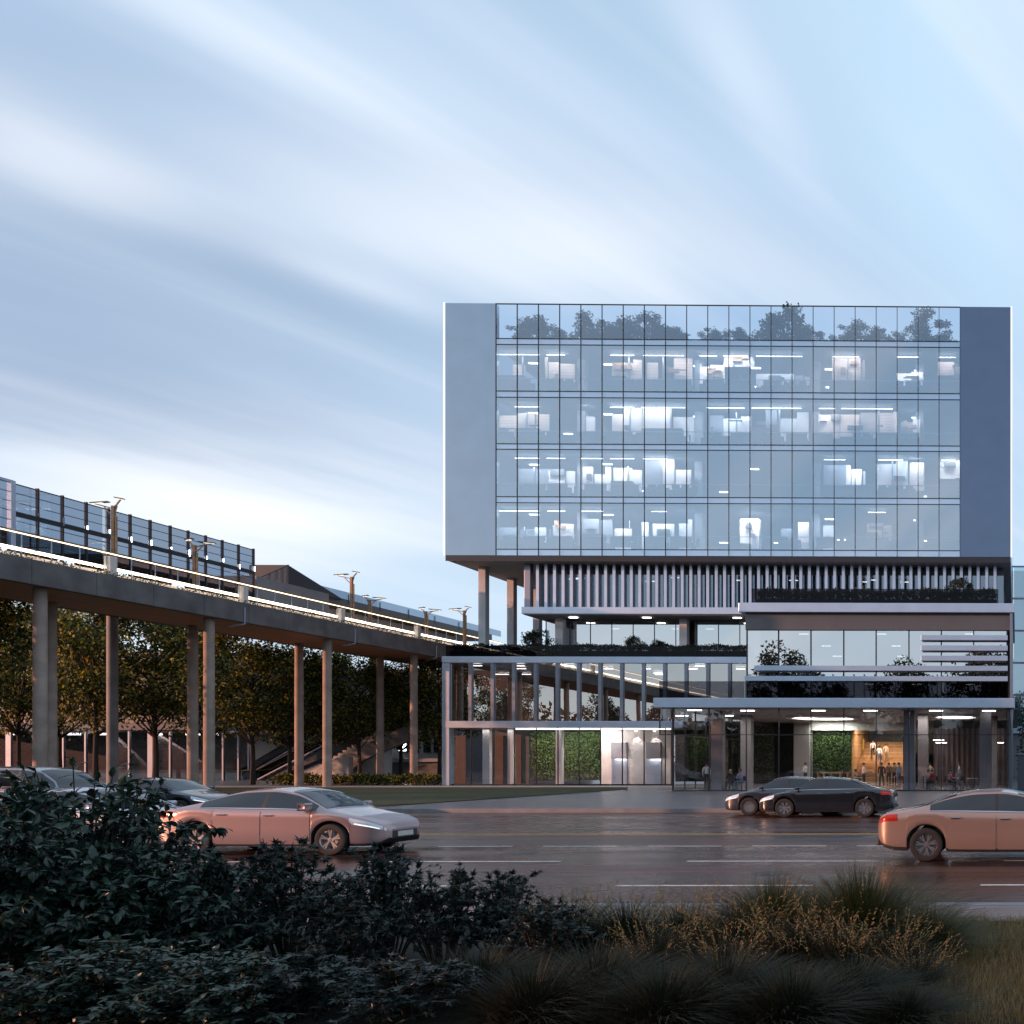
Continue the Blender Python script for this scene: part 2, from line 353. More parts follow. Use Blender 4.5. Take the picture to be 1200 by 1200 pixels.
# ------------------------------------------------------------------ ground, road, plaza
PZ = 0.15
def road_material():
    m, nt, N, L = newmat('asphalt')
    out = N.new("ShaderNodeOutputMaterial"); b = N.new("ShaderNodeBsdfPrincipled"); L.new(b.outputs[0], out.inputs[0]); b.inputs['Specular IOR Level'].default_value = .20
    tc = N.new("ShaderNodeTexCoord")
    mp = N.new("ShaderNodeMapping"); mp.inputs["Scale"].default_value = (.06, .9, 1); L.new(tc.outputs["Object"], mp.inputs[0])
    n1 = N.new("ShaderNodeTexNoise"); n1.inputs["Scale"].default_value = 1.0; n1.inputs["Detail"].default_value = 5; L.new(mp.outputs[0], n1.inputs[0])
    n2 = N.new("ShaderNodeTexNoise"); n2.inputs["Scale"].default_value = 45; n2.inputs["Detail"].default_value = 3; L.new(tc.outputs["Object"], n2.inputs[0])
    cr = N.new("ShaderNodeValToRGB"); cr.color_ramp.elements[0].position = .3; cr.color_ramp.elements[1].position = .72
    cr.color_ramp.elements[0].color = (.028, .016, .014, 1); cr.color_ramp.elements[1].color = (.110, .050, .035, 1)
    L.new(n1.outputs[0], cr.inputs[0])
    mx = N.new("ShaderNodeMix"); mx.data_type = 'RGBA'; mx.blend_type = 'MULTIPLY'; mx.inputs[0].default_value = .7
    c2 = N.new("ShaderNodeMapRange"); c2.inputs[1].default_value = .3; c2.inputs[2].default_value = .7; c2.inputs[3].default_value = .55; c2.inputs[4].default_value = 1.3
    L.new(n2.outputs[0], c2.inputs[0]); L.new(cr.outputs[0], mx.inputs[6]); L.new(c2.outputs[0], mx.inputs[7]); L.new(mx.outputs[2], b.inputs["Base Color"])
    rr = N.new("ShaderNodeMapRange"); rr.inputs[1].default_value = .3; rr.inputs[2].default_value = .7; rr.inputs[3].default_value = .16; rr.inputs[4].default_value = .38
    L.new(n1.outputs[0], rr.inputs[0]); L.new(rr.outputs[0], b.inputs["Roughness"])
    bp = N.new("ShaderNodeBump"); bp.inputs["Strength"].default_value = .25; bp.inputs["Distance"].default_value = .006
    L.new(n2.outputs[0], bp.inputs["Height"]); L.new(bp.outputs[0], b.inputs["Normal"])
    return m
M['asphalt'] = road_material()
M['paving'] = mat('grey paving', (0.075, 0.078, 0.092), 0.3, 0, 0.12, .8, 0.06, 20)
M['pink_paving'] = mat('reddish pavers', (0.24, 0.16, 0.14), 0.7, 0, 0.2, 2.0, 0.15, 25)
M['kerb'] = mat('kerb stone', (0.20, 0.20, 0.21), 0.7, 0, 0.15, 2)
M['white_paint'] = mat('worn white road paint', (0.60, 0.56, 0.52), 0.6, 0, 0.3, 6)
M['yellow_paint'] = mat('worn yellow road paint', (0.45, 0.27, 0.08), 0.6, 0, 0.3, 6)
M['lawn'] = mat('mown lawn', (0.016, 0.030, 0.006), 0.95, 0, 0.45, 1.3, 0.6, 60)
M['earth'] = mat('distant ground', (0.06, 0.06, 0.055), 0.95, 0, 0.3, .05)
def sheet(name, x0, x1, y0, y1, z, m):
    return tag(MB().quad((x0, y0, z), (x1, y0, z), (x1, y1, z), (x0, y1, z)).build(name, M[m]), kind='structure')
sheet('ground', -2500, 2500, -2500, 2500, -0.02, 'earth')
sheet('road', -400, 400, 12.45, 36.7, 0.0, 'asphalt')
tag(MB().box(-400, 400, 36.7, 36.95, -.01, PZ + .004).build('kerb', M['kerb']), kind='structure')
tag(MB().box(-400, 400, 12.2, 12.45, -.01, .13).build('kerb', M['kerb']), kind='structure')
sheet('plaza', -400, 400, 36.95, 170, PZ, 'paving')
sheet('pavement', -400, 400, 11.0, 12.2, .126, 'pink_paving')
def marking(name, segs, y, w, m):
    mb = MB()
    for a, b in segs: mb.quad((a, y - w / 2, .004), (b, y - w / 2, .004), (b, y + w / 2, .004), (a, y + w / 2, .004))
    return tag(mb.build(name, M[m]), kind='structure')
marking('road_marking', [(-400, 400)], 25.95, .13, 'yellow_paint')
marking('road_marking', [(-400, 400)], 25.65, .13, 'yellow_paint')
def dashes(y, px0, px1, gap_to):
    a, b, c = ax(px0, y), ax(px1, y), ax(gap_to, y); pitch = c - a
    return [(a + k * pitch, b + k * pitch) for k in range(-20, 21)]
marking('road_marking', dashes(22.2, 882, 968, 1004), 22.2, .12, 'white_paint')
marking('road_marking', dashes(18.85, 430, 657, 805), 18.85, .13, 'white_paint')
marking('road_marking', dashes(15.15, 290, 523, 722), 15.15, .13, 'white_paint')
marking('road_marking', [(-400, 400)], 12.9, .12, 'white_paint')
# lawn with a slanting front edge and a pale path along the podium
lw = [at(p, y, 1)[0] for p, y in ((0, 0),)]
def gpt(px, py, z=PZ):
    d = (EYE - z) * F / (py - CY); u = (px - CX) / F
    return (u * d * math.cos(TH) + d * math.sin(TH), -u * d * math.sin(TH) + d * math.cos(TH), z)
a, b, c, d = gpt(300, 947), gpt(452, 945), gpt(735, 925.5), gpt(735, 923)
mb = MB(); mb.add([(a[0] - 20, a[1], PZ + .03), (b[0], b[1], PZ + .03), (c[0], c[1], PZ + .03), (d[0], 66.2, PZ + .03), (a[0] - 40, 66.2, PZ + .03)], [(0, 1, 2, 3, 4)])
tag(mb.build('lawn', M['lawn']), kind='structure')
M['path'] = mat('pale path paving', (0.42, 0.37, 0.34), 0.6, 0, 0.1, 1.5)
sheet('path', -75, -22, 66.6, 71.2, PZ + .008, 'path')
# planting bed in the foreground
random.seed(3)
n = 40; mb = MB(); vs = []
for j in range(n + 1):
    for i in range(n + 1):
        x = -22 + 34 * i / n; y = 1.0 + 10.0 * j / n
        vs.append((x, y, .10 + (.06 * math.sin(x * 1.7) * math.cos(y * 1.3) + .05 * random.random()) * (0 if j == n else 1)))
mb.add(vs, [(j * (n + 1) + i, j * (n + 1) + i + 1, (j + 1) * (n + 1) + i + 1, (j + 1) * (n + 1) + i) for j in range(n) for i in range(n)])
tag(mb.build('planting_bed', M['soil'], smooth=True), kind='structure')

# ------------------------------------------------------------------ office building
B = empty('office_building', (-22, 72, PZ), 'glass office tower with a lit facade standing on a low glass podium and lobby pavilion', 'building')
TY = 72.0
zt = lambda py: 2 + (892 - py) / 15.25
Zs = [(653.5, 646), (592, 585), (530, 523.6), (469.6, 462.4), (408.4, 401.5)]     # transom pairs
Zs = [(zt(a), zt(b)) for a, b in Zs]; ZTOP = zt(361)
XL, GL, GR, XR = ax(521.5, TY), ax(581, TY), ax(1125, TY), ax(1184.5, TY)
TB = 106.0
# tower shell
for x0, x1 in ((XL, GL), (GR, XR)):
    MB().bbox(x0, x1, TY - .02, TY + .5, Zs[0][0], ZTOP, .02).build('side_panel', M['panel_lit'] if x0 == XL else M['panel_shaded'], B)
MB().box(XL, XL + .4, TY + .5, TB, Zs[0][0], ZTOP).build('side_wall', M['panel'], B)
MB().box(XR - .4, XR, TY + .5, TB, Zs[0][0], ZTOP).build('side_wall', M['panel'], B)
MB().box(XL + .4, XR - .4, TB - .4, TB, Zs[0][0], Zs[4][1]).build('rear_wall', M['panel'], B)
for x in (XL - .09, XR + .01):
    MB().box(x, x + .08, TY - .06, TY + .06, Zs[0][0] + .02, ZTOP + .01).build('edge_light', M['led_edge'], B)
MB().box(XL + .02, XR - .02, TY + .02, TB - .02, Zs[0][0] - .35, Zs[0][0] - .003).build('tower_soffit', M['soffit'], B)
MB().box(XL + .05, XR - .05, TY - .03, TY + .015, Zs[0][0] - .42, Zs[0][0] - .01).build('soffit_trim', M['dark_metal'], B)
for k in range(5):
    MB().box(GL, GR, TY + .25, TB - .5, Zs[k][0] + .02, Zs[k][1] - .05).build('floor_slab', M['carpet'] if k < 4 else M['spandrel'], B)
for k in range(4):
    zc = Zs[k + 1][0] - .16
    MB().box(GL, GR, TY + .35, TB - .5, zc, zc + .06).build('office_ceiling', M['ceiling'], B)
    MB().box(GL, GR, 86, 86.2, Zs[k][1], zc).build('core_wall', M['core_wall'], B)
NB = 22; bw = (GR - GL) / NB
for k in range(4):
    for i in range(NB):
        MB().box(GL + i * bw + .03, GL + (i + 1) * bw - .03, TY + .03, TY + .05, Zs[k][1] + .03, Zs[k + 1][0] - .03).build('window_pane', M['g_tower'], B)
for k in range(5):
    MB().box(GL + .02, GR - .02, TY + .03, TY + .05, Zs[k][0] + .03, Zs[k][1] - .03).build('spandrel_glass', M['g_tower'], B)
    MB().box(GL + .02, GR - .02, TY + .12, TY + .2, Zs[k][0] + .03, Zs[k][1] - .03).build('spandrel_backing', M['white_metal'], B)
for i in range(NB):
    MB().box(GL + i * bw + .025, GL + (i + 1) * bw - .025, TY + .03, TY + .05, Zs[4][1] + .03, ZTOP - .03).build('parapet_pane', M['g_parapet'], B)
mb = MB()
for i in range(NB + 1):
    x = GL + i * bw; mb.box(x - .02, x + .02, TY - .02, TY + .08, Zs[0][0] + .01, ZTOP)
mb.build('mullion', M['dark_metal'], B)
mb = MB()
for a, b in Zs:
    for z in (a, b):
        mb.box(GL, GR, TY - .01, TY + .075, z - .025, z + .025)
mb.box(GL, GR, TY - .01, TY + .075, ZTOP - .05, ZTOP + .012)
mb.build('transom', M['dark_metal'], B)
mb = MB()     # inside rail line of every office floor
for k in range(4): mb.box(GL, GR, TY + .32, TY + .36, Zs[k][1] + 1.05, Zs[k][1] + 1.11)
mb.build('inner_handrail', M['grey_metal'], B)
# rooms with light walls seen through the glass: floor, px range, top, bottom, lamp power, tone
WARM, NEUT, COOL = (1, .84, .72), (1, .95, .90), (.90, .96, 1.0)
rooms = [(3, 581, 642, 418, 452, 130, WARM), (3, 643, 672, 415, 447, 120, WARM), (3, 717, 752, 416, 446, 150, WARM), (3, 755, 810, 417, 452, 170, WARM), (3, 820, 848, 426, 455, 200, NEUT),
         (3, 848, 884, 415, 430, 170, NEUT), (3, 886, 947, 438, 454, 60, COOL), (3, 975, 1013, 414, 446, 120, WARM), (3, 1050, 1082, 436, 452, 140, NEUT), (3, 1099, 1125, 424, 440, 50, WARM),
         (2, 581, 604, 484, 510, 110, WARM), (2, 606, 642, 484, 510, 120, WARM), (2, 683, 694, 476, 512, 150, NEUT), (2, 717, 752, 474, 516, 260, NEUT), (2, 753, 811, 473, 516, 320, NEUT),
         (2, 829, 880, 484, 515, 300, COOL), (2, 881, 946, 480, 515, 300, COOL), (2, 959, 985, 486, 514, 190, WARM), (2, 985, 1052, 482, 512, 170, WARM), (2, 1055, 1078, 486, 514, 140, COOL),
         (1, 606, 642, 548, 576, 210, NEUT), (1, 643, 672, 551, 576, 200, NEUT), (1, 683, 716, 547, 576, 240, NEUT), (1, 717, 752, 547, 576, 260, NEUT), (1, 755, 790, 535, 576, 330, NEUT), (1, 792, 810, 543, 576, 160, NEUT),
         (1, 965, 997, 545, 576, 90, COOL), (1, 998, 1013, 550, 577, 220, NEUT), (1, 1028, 1064, 540, 577, 120, COOL), (1, 1066, 1083, 542, 575, 170, COOL), (1, 1101, 1125, 536, 560, 200, NEUT),
         (0, 584, 642, 618, 640, 180, COOL), (0, 644, 672, 610, 640, 190, NEUT), (0, 683, 716, 608, 642, 240, NEUT), (0, 717, 738, 610, 642, 210, NEUT), (0, 752, 760, 612, 645, 150, COOL), (0, 765, 790, 610, 640, 130, COOL), (0, 793, 810, 604, 642, 150, COOL),
         (0, 867, 891, 608, 643, 700, NEUT), (0, 915, 929, 612, 643, 110, COOL), (0, 935, 948, 612, 643, 110, COOL), (0, 963, 976, 610, 643, 110, COOL), (0, 1016, 1044, 614, 632, 45, WARM)]
RY = 73.6
for (k, p0, p1, y0, y1, pw, tone) in rooms:
    x0, z1 = at(p0, y0, RY); x1, z0 = at(p1, y1, RY)
    z0 = max(z0, Zs[k][1] + .05); z1 = min(z1, Zs[k + 1][0] - .17)
    ws = [x0]
    while ws[-1] < x1 - .9: ws.append(min(x1, ws[-1] + rnd.uniform(.7, 2.2)))
    if x1 - ws[-1] > .02: ws.append(x1)
    for a, b in zip(ws, ws[1:]):
        q = rnd.random()
        if q < .10 and len(ws) > 3: continue
        dy = rnd.choice((0, 0, .25, .5)); dz = rnd.choice((0, 0, 0, .25, .5)) * (z1 - z0 > 1.8)
        MB().bbox(a, b - .01, RY + dy, RY + dy + .1, z0, z1 - dz, .01).build('room_wall', (M['boards'] if q < .8 else M['stone_wall']) if tone == WARM else (M['white_wall'] if q < .75 else M['warm_wall'] if q < .88 else M['core_wall']), B)
    if x1 - x0 > 1.6:
        zl = Zs[k + 1][0] - .42
        MB().box(x0 + .2, x1 - .3, RY - .75, RY - .70, zl, zl + .035).build('line_light', M['lamp_white'], B)
        mb = MB()
        for t in (.15, .5, .85): mb.box(x0 + (x1 - x0) * t - .008, x0 + (x1 - x0) * t + .008, RY - .73, RY - .715, zl + .036, Zs[k + 1][0] - .161)
        mb.build('light_cord', M['dark_metal'], B)
    w = x1 - x0
    area(((x0 + x1) / 2, RY - .62, min(z1 + .15, Zs[k + 1][0] - .2)), (R(32), 0, 0), max(.5, w * .9), .3, pw * (.30 if k < 3 else .42), tone)
    q = rnd.random()
    if w > 1.2 and q < .75:
        for s_ in range(1 + int(q * 4)):
            hx = x0 + w * rnd.uniform(.05, .7); hz = z0 + (z1 - z0) * rnd.uniform(.25, .8)
            MB().bbox(hx, min(x1, hx + rnd.uniform(.3, 1.2)), RY - .22, RY - .003, hz, hz + rnd.choice((.05, .05, .5, .3)), .008).build('wall_shelf', M['furniture'] if q < .5 else M['wood'], B)
    if w > 2.2:
        hx = x0 + w * rnd.uniform(.3, .7); MB().box(hx - .05, hx + .05, RY - .12, RY - .002, z0, z1).build('wall_post', M['grey_metal'], B)
    if w > 1.5:
        MB().bbox(x0 + .1, x0 + w * rnd.uniform(.4, .9), RY - .45, RY - .005, Zs[k][1] - .04, Zs[k][1] + rnd.uniform(.7, 1.7), .01).build('low_cabinet', M['furniture'], B)
for k, pts in enumerate([[(626, 605), (713, 605), (820, 606), (602, 636), (694, 636), (848, 637), (912, 637), (986, 633), (1081, 634), (1076, 610), (972, 609)],
                         [(626, 547), (712, 546), (820, 548), (884, 551), (971, 551), (750, 577), (848, 578), (987, 580), (1081, 582)],
                         [(625, 487), (713, 488), (818, 490), (666, 511), (1000, 511), (1074, 490), (905, 515)],
                         [(625, 429), (713, 430), (818, 431), (643, 451), (726, 452), (886, 433), (890, 455), (972, 434), (973, 455), (1077, 435), (1073, 457)]]):
    for (p, y) in pts:
        # depth at which that sight line meets the ceiling of the floor
        zc = Zs[k + 1][0] - .17
        dep = (zc - 2) * F / (892 - y)
        if dep < TY + .6: dep = TY + .8
        x = ax(p, dep)
        MB().box(x - .36, x + .36, dep - .09, dep + .09, zc - .05, zc - .003).build('ceiling_light', M['lamp_white'], B)
mb = MB()
for k in range(4):
    for px in (683, 820, 957, 1078): x = ax(px, 74.5); mb.box(x - .3, x + .3, 74.2, 74.8, Zs[k][1], Zs[k + 1][0] - .165)
mb.build('office_column', M['ceiling'], B)
# columns under the tower
for (px, Y) in ((567, 74.6), (600, 79.0), (630, 83.4), (648, 87.8)):
    x = ax(px, Y)
    MB().bbox(x - .28, x + .28, Y - .28, Y + .28, 9.9, Zs[0][0] - .36, .02).build('tower_column', M['pale_concrete'], B)
# fin storey
FY = 73.4
fz1, fz0, fzs = Zs[0][0] - .37, az(640, 712, FY), az(640, 720, FY)
fx0, fx1 = ax(616.5, FY), ax(1176, FY)
MB().bbox(fx0 - .2, fx1, FY - .35, 104, fzs, fz0, .02).build('fin_storey_slab', M['white_metal'], B)
MB().box(fx0 - .1, fx1 - .1, FY - .2, 103, fzs - .06, fzs - .003).build('fin_storey_soffit', M['soffit'], B)
nf = 56
for i in range(nf):
    x = fx0 + .3 + i * (fx1 - fx0 - .3) / nf + (rnd.random() - .5) * .02
    MB().box(x - .11, x + .11, FY - .18, FY + .32, fz0 + .003, fz1 - .003).build('fin', M['white_metal'], B)
MB().bbox(fx0 - .05, fx0 + .42, FY - .2, FY + .3, fz0 + .003, fz1 - .003, .02).build('end_post', M['grey_metal'], B)
MB().box(fx0 + .3, fx1, FY + .9, FY + .94, fz0 + .003, fz1 - .6).build('fin_storey_glass', M['g_fin'], B)
MB().box(fx0 + .3, fx1, FY + .88, FY + .96, fz1 - .6, fz1 - .003).build('fin_storey_bulkhead', M['spandrel'], B)
MB().box(fx0 + .2, fx1, FY + 9, FY + 9.2, fz0 + .003, fz1 - .003).build('core_wall', M['core_wall'], B)
MB().box(fx0 + .3, fx0 + .38, FY + .94, FY + 9, fz0 + .003, fz1 - .003).build('side_wall', M['grey_metal'], B)
for (p, y) in ((672, 665), (680, 685), (762, 669), (792, 685), (863, 666), (930, 667), (1012, 668), (1025, 687), (1060, 669)):
    dep = FY + 3 + 2 * rnd.random(); x = ax(p, dep); z = fz1 - .35
    MB().box(x - .35, x + .35, dep - .08, dep + .08, z - .05, z).build('ceiling_light', M['lamp_white'], B)
for px in (657, 802, 948, 1092, 1152):
    x = ax(px, 74.9); MB().bbox(x - .3, x + .3, 74.6, 75.2, 9.95, fzs - .07, .02).build('terrace_column', M['pale_concrete'], B)
    x = ax(px, 75.2); MB().box(x - .3, x + .3, 74.9, 75.5, fz0 + .003, fz1 - .003).build('fin_storey_column', M['concrete'], B)
# podium
PY = 71.6
pz = lambda py: az(640, py, PY)
px0, px1 = ax(518.5, PY), ax(880, PY)
MB().bbox(px0, px1, PY - .1, 96, pz(777), pz(769.5), .02).build('terrace_slab', M['white_metal'], B)
MB().bbox(px0, ax(800, PY), PY - .08, 73.5, pz(853), pz(845), .02).build('podium_slab', M['white_metal'], B)
MB().box(px0 + .3, ax(800, PY), 73.5, 92, pz(853), pz(845)).build('podium_slab', M['lobby_ceiling'], B)
MB().bbox(px0, ax(527, PY), PY - .06, PY + .6, PZ, pz(777.3), .02).build('corner_post', M['white_metal'], B)
pm = [527, 551, 577, 602, 627.5, 653, 678, 703, 728.5, 754, 779, 804, 829.5, 855, 880]
for a, b in zip(pm, pm[1:]):
    MB().box(ax(a, PY) + .03, ax(b, PY) - .03, PY + .12, PY + .15, pz(845) + .02, pz(777) - .02).build('podium_pane', M['g_podium'], B)
    if b < 800: MB().box(ax(a, PY) + .015, ax(b, PY) - .015, PY + .12, PY + .15, PZ + .05, pz(853) - .02).build('shop_window', M['g_clear'], B)
for a in pm[1:-1]:
    MB().box(ax(a, PY) - .12, ax(a, PY) + .12, PY - .04, PY + .2, pz(845) + .003, pz(777) - .003).build('podium_mullion', M['grey_metal'], B)
mb = MB()
for a in pm[1:-4]: mb.box(ax(a, PY) - .03, ax(a, PY) + .03, PY + .08, PY + .18, PZ, pz(853) - .003)
mb.box(px0 + .6, ax(788, PY), PY + .08, PY + .18, PZ, PZ + .12)
mb.build('shopfront_frame', M['dark_metal'], B)
MB().box(px0 + .5, ax(800, PY), PY + .2, 92, PZ, PZ + .01).build('shop_floor', M['lobby_floor'], B)
# podium upper storey interior
MB().box(px0 + .4, px1, 80, 80.2, pz(845), pz(777)).build('podium_rear_wall', M['spandrel'], B)
for (p, y) in ((559, 778), (609, 778), (611, 784), (667, 777), (713, 784), (757, 784), (771, 789), (773, 795), (585, 815), (591, 826), (617, 815), (591, 815), (617, 826), (812, 784), (868, 784), (820, 776)):
    zc = pz(777) - .1; dep = min(79.5, max(PY + .8, (zc - 2) * F / (892 - y))); x = ax(p, dep)
    MB().box(x - .35, x + .35, dep - .08, dep + .08, zc - .06, zc).build('ceiling_light', M['lamp_white'], B)
# ground floor of the podium
MB().box(px0 + .4, ax(620, 78), 78, 78.2, PZ, pz(853)).build('shop_rear_wall', M['spandrel'], B)
for p0, p1 in ((534, 546), (581, 590), (606, 611)):
    MB().box(ax(p0, 77.9), ax(p1, 77.9), 77.85, 77.98, PZ, az(p0, 862, 77.9)).build('rear_door', M['dark_door'], B)
for p, w in ((571, .26), (599.5, .2), (656, .22)):
    x = ax(p, 73.0); MB().bbox(x - w, x + w, 72.8, 73.2, PZ + .012, pz(853) - .003, .01).build('shop_column', M['white_wall'], B)
WX0, WX1 = ax(704.5, 75.5), ax(786, 75.5)
MB().bbox(WX0, WX1, 75.5, 75.9, PZ + .012, pz(853) - .003, .01).build('portal_wall', M['stone_wall'], B)
for p0, p1 in ((716, 734), (757, 774)):
    MB().box(ax(p0, 75.3), ax(p1, 75.3), 75.3, 75.49, az(p0, 889, 75.3), az(p0, 870, 75.3)).build('portal_screen', M['grey_wall'], B)
    MB().box(ax(p0, 75.3), ax(p1, 75.3), 75.38, 75.49, PZ + .012, az(p0, 889.4, 75.3)).build('portal_door', M['white_metal'], B)
    area(((ax(p0, 75) + ax(p1, 75)) / 2, 75.1, az(p0, 889, 75.1)), (R(12), 0, 0), 1.0, .1, 14, NEUT)
for p in (722, 745, 767):
    x = ax(p, 75.2); MB().lathe([(.001, 0), (.09, 0), (.09, .12), (.001, .12)], 12, 'z', (x, 75.2, pz(853) - .15)).build('downlight', M['lamp_white'], B)
    s = bpy.data.lights.new('downlight_lamp', 'SPOT'); s.energy = 120; s.spot_size = R(78); s.spot_blend = .4; s.color = NEUT; s.shadow_soft_size = .05
    o = bpy.data.objects.new('downlight_lamp', s); COL.objects.link(o); o.location = (x, 75.15, pz(853) - .2); o.rotation_euler = (R(3), 0, 0)
area((ax(665, 74), 73.8, pz(853) - .1), (R(48), 0, 0), 7, .3, 480, NEUT)
area((ax(590, 73), 72.6, pz(853) - .1), (R(10), 0, 0), 4, .2, 15, NEUT)
MB().box(ax(605, 72.3), ax(786, 72.3), 72.25, 72.33, pz(853) - .1, pz(853) - .02).build('cove_light', M['lamp_white'], B)
# terrace planter with dark glass balustrade
for k in range(11):
    a = px0 + .25 + k * (px1 - px0 - .3) / 11; b = px0 + .22 + (k + 1) * (px1 - px0 - .3) / 11
    MB().box(a, b, PY + .02, PY + .05, pz(769.5) + .01, pz(757)).build('balustrade_pane', M['g_dark'], B)
MB().bbox(px0 + .4, px1, PY + .25, PY + .9, pz(769.5) + .003, pz(762), .02).build('planter_box', M['dark_metal'], B)
# glazed wall set back on the terrace
GY = 75.8
gx = [640, 668, 710 - 18, 717, 742, 767, 792, 817, 842, 867, 892]
for a, b in zip(gx, gx[1:]):
    MB().box(ax(a, GY) + .03, ax(b, GY) - .03, GY, GY + .04, 9.95, fzs - .2).build('terrace_window', M['g_pavilion'], B)
mb = MB()
for a in gx: mb.box(ax(a, GY) - .03, ax(a, GY) + .03, GY - .03, GY + .08, 9.95, fzs - .2)
mb.build('terrace_window_frame', M['dark_metal'], B)
MB().box(ax(640, GY), ax(892, GY), GY - .02, GY + .2, fzs - .19, fzs - .07).build('terrace_bulkhead', M['spandrel'], B)
MB().box(ax(640, GY), ax(892, GY), GY + 5, GY + 5.2, 9.95, fzs - .07).build('core_wall', M['core_wall'], B)
for (p, y) in ((672, 724), (721, 741), (758, 724), (792, 738), (832, 739), (864, 724)):
    dep = 74.3 if y < 730 else 79; x = ax(p, dep); z = fzs - .08 if y < 730 else fzs - .3
    MB().box(x - .32, x + .32, dep - .08, dep + .08, z - .05, z).build('ceiling_light', M['lamp_white'], B)

# ------------------------------------------------------------------ lobby pavilion
VY = 58.0
vz = lambda py: az(1000, py, VY)
vx = lambda px: ax(px, VY)
VR = vx(1183.5)
MB().bbox(vx(769), vx(1189), VY - .5, 71.4, vz(830), vz(818.5), .03).build('canopy_slab', M['white_metal'], B)
MB().bbox(vx(868), vx(1189), VY - .5, 72.6, vz(719), vz(708), .03).build('roof_slab', M['white_metal'], B)
MB().bbox(vx(874), VR, VY - .1, VY + .3, vz(738.5), vz(719) - .003, .01).build('spandrel_panel', M['spandrel'], B)
MB().box(VR, vx(1186.5), VY - .4, 72, vz(830) + .6, vz(719) - .003).build('end_wall', M['grey_metal'], B)
MB().prism([(VR - .0, vz(830) - .003), (vx(1188), vz(830) - .003), (vx(1186), vz(860))], VY - .1, VY + .4).build('end_bracket', M['grey_metal'], B)
um = [875, 912, 950, 988.5, 1026.5, 1065, 1103, 1141, 1180]
for a, b in zip(um, um[1:]):
    MB().box(vx(a) + .02, vx(b) - .02, VY + .1, VY + .13, vz(818) + .02, vz(738.5) - .02).build('pavilion_pane', M['g_pavilion'], B)
mb = MB()
for a in um: mb.box(vx(a) - .035, vx(a) + .035, VY + .04, VY + .16, vz(818.4), vz(738.6))
mb.build('pavilion_mullion', M['dark_metal'], B)
for i in range(25):
    x = vx(878) + i * (VR - vx(878)) / 25
    MB().box(x - .018, x + .018, VY - .1, VY - .04, vz(818) , vz(790)).build('screen_rod', M['dark_metal'], B)
for (p0, p1, y0, y1) in ((886, 1181, 780.8, 786.8), (875, 1181, 793, 798.8), (1080, 1181, 745, 751), (1080, 1181, 757, 763.2), (1080, 1181, 769, 775)):
    MB().bbox(vx(p0), vx(p1), VY - .42, VY - .14, vz(y1), vz(y0), .015).build('louvre_blade', M['white_metal'], B)
bx = [774.5, 874, 951, 1028, 1105, 1182]
for a, b in zip(bx, bx[1:]):
    MB().box(vx(a) + .012, vx(b) - .012, VY - .3, VY - .27, vz(818.5) + .004, vz(799)).build('balustrade_pane', M['g_dark'], B)
# first floor space behind the mirror glass
MB().box(vx(875), VR, 66, 66.2, vz(818), vz(720)).build('pavilion_rear_wall', M['core_wall'], B)
for (p, y) in ((942, 743), (968, 757), (981, 769), (1033, 743), (1050, 757), (1057, 769), (1136, 743), (1143, 769), (1018, 802), (1074, 802), (1137, 802), (791, 804)):
    dep = 62 if y < 800 else 63; x, z = at(p, y, dep)
    if p < 800: continue
    MB().box(x - .3, x + .3, dep - .08, dep + .08, z - .03, z + .03).build('ceiling_light', M['lamp_white'], B)
for i in range(11):
    x = ax(990 + i * 17.5, 61.5); MB().box(x - .32, x + .32, 61.4, 61.5, vz(818) + .05, vz(818) + .2).build('low_light', M['lamp_white'] if False else M['soffit'], B)
# ground floor lobby
gm = [787.5, 830.5, 874, 912, 950, 988.5, 1026.5, 1065, 1103, 1141, 1180]
zb_ = vz(861)
for a, b in zip(gm, gm[1:]):
    MB().box(vx(a) + .012, vx(b) - .012, VY + .1, VY + .13, PZ + .03, zb_ - .01).build('lobby_pane', M['g_clear'], B)
cm = [772.5] + gm[1:]
for a, b in zip(cm, cm[1:]):
    MB().box(vx(a) + .012, vx(b) - .012, VY + .1, VY + .13, zb_ + .01, vz(830) - .004).build('clerestory_pane', M['g_clear'], B)
mb = MB()
for a in gm: mb.box(vx(a) - .025, vx(a) + .025, VY + .06, VY + .17, PZ, vz(830) - .003)
mb.box(vx(772.5), VR, VY + .07, VY + .16, zb_ - .025, zb_ + .025); mb.box(vx(787), VR, VY + .07, VY + .16, PZ, PZ + .07)
mb.box(vx(772.5) - .025, vx(772.5) + .025, VY + .06, VY + .17, zb_, vz(830) - .003)
mb.build('lobby_frame', M['dark_metal'], B)
# glazed west side of the lobby
LX = vx(787.5); mb = MB()
for k in range(9):
    y0 = VY + .2 + k * 2.0
    MB().box(LX, LX + .03, y0 + .03, y0 + 1.97, PZ + .03, zb_ - .01).build('side_pane', M['g_clear'], B)
    mb.box(LX - .03, LX + .05, y0 - .025, y0 + .025, PZ, vz(830) - .003)
mb.box(LX - .025, LX + .045, VY + .2, 76, zb_ - .03, zb_ + .03)
mb.build('side_frame', M['dark_metal'], B)
MB().box(LX - 1, VR, VY + .2, 96, PZ, PZ + .012).build('lobby_floor', M['lobby_floor'], B)
cz = vz(830) - .03
MB().box(vx(772.5), VR + .5, VY + .2, 92, cz, cz + .02).build('lobby_ceiling', M['lobby_ceiling'], B)
MB().box(VR - .1, VR + .1, VY + .2, 92, PZ, cz).build('lobby_end_wall', M['spandrel'], B)
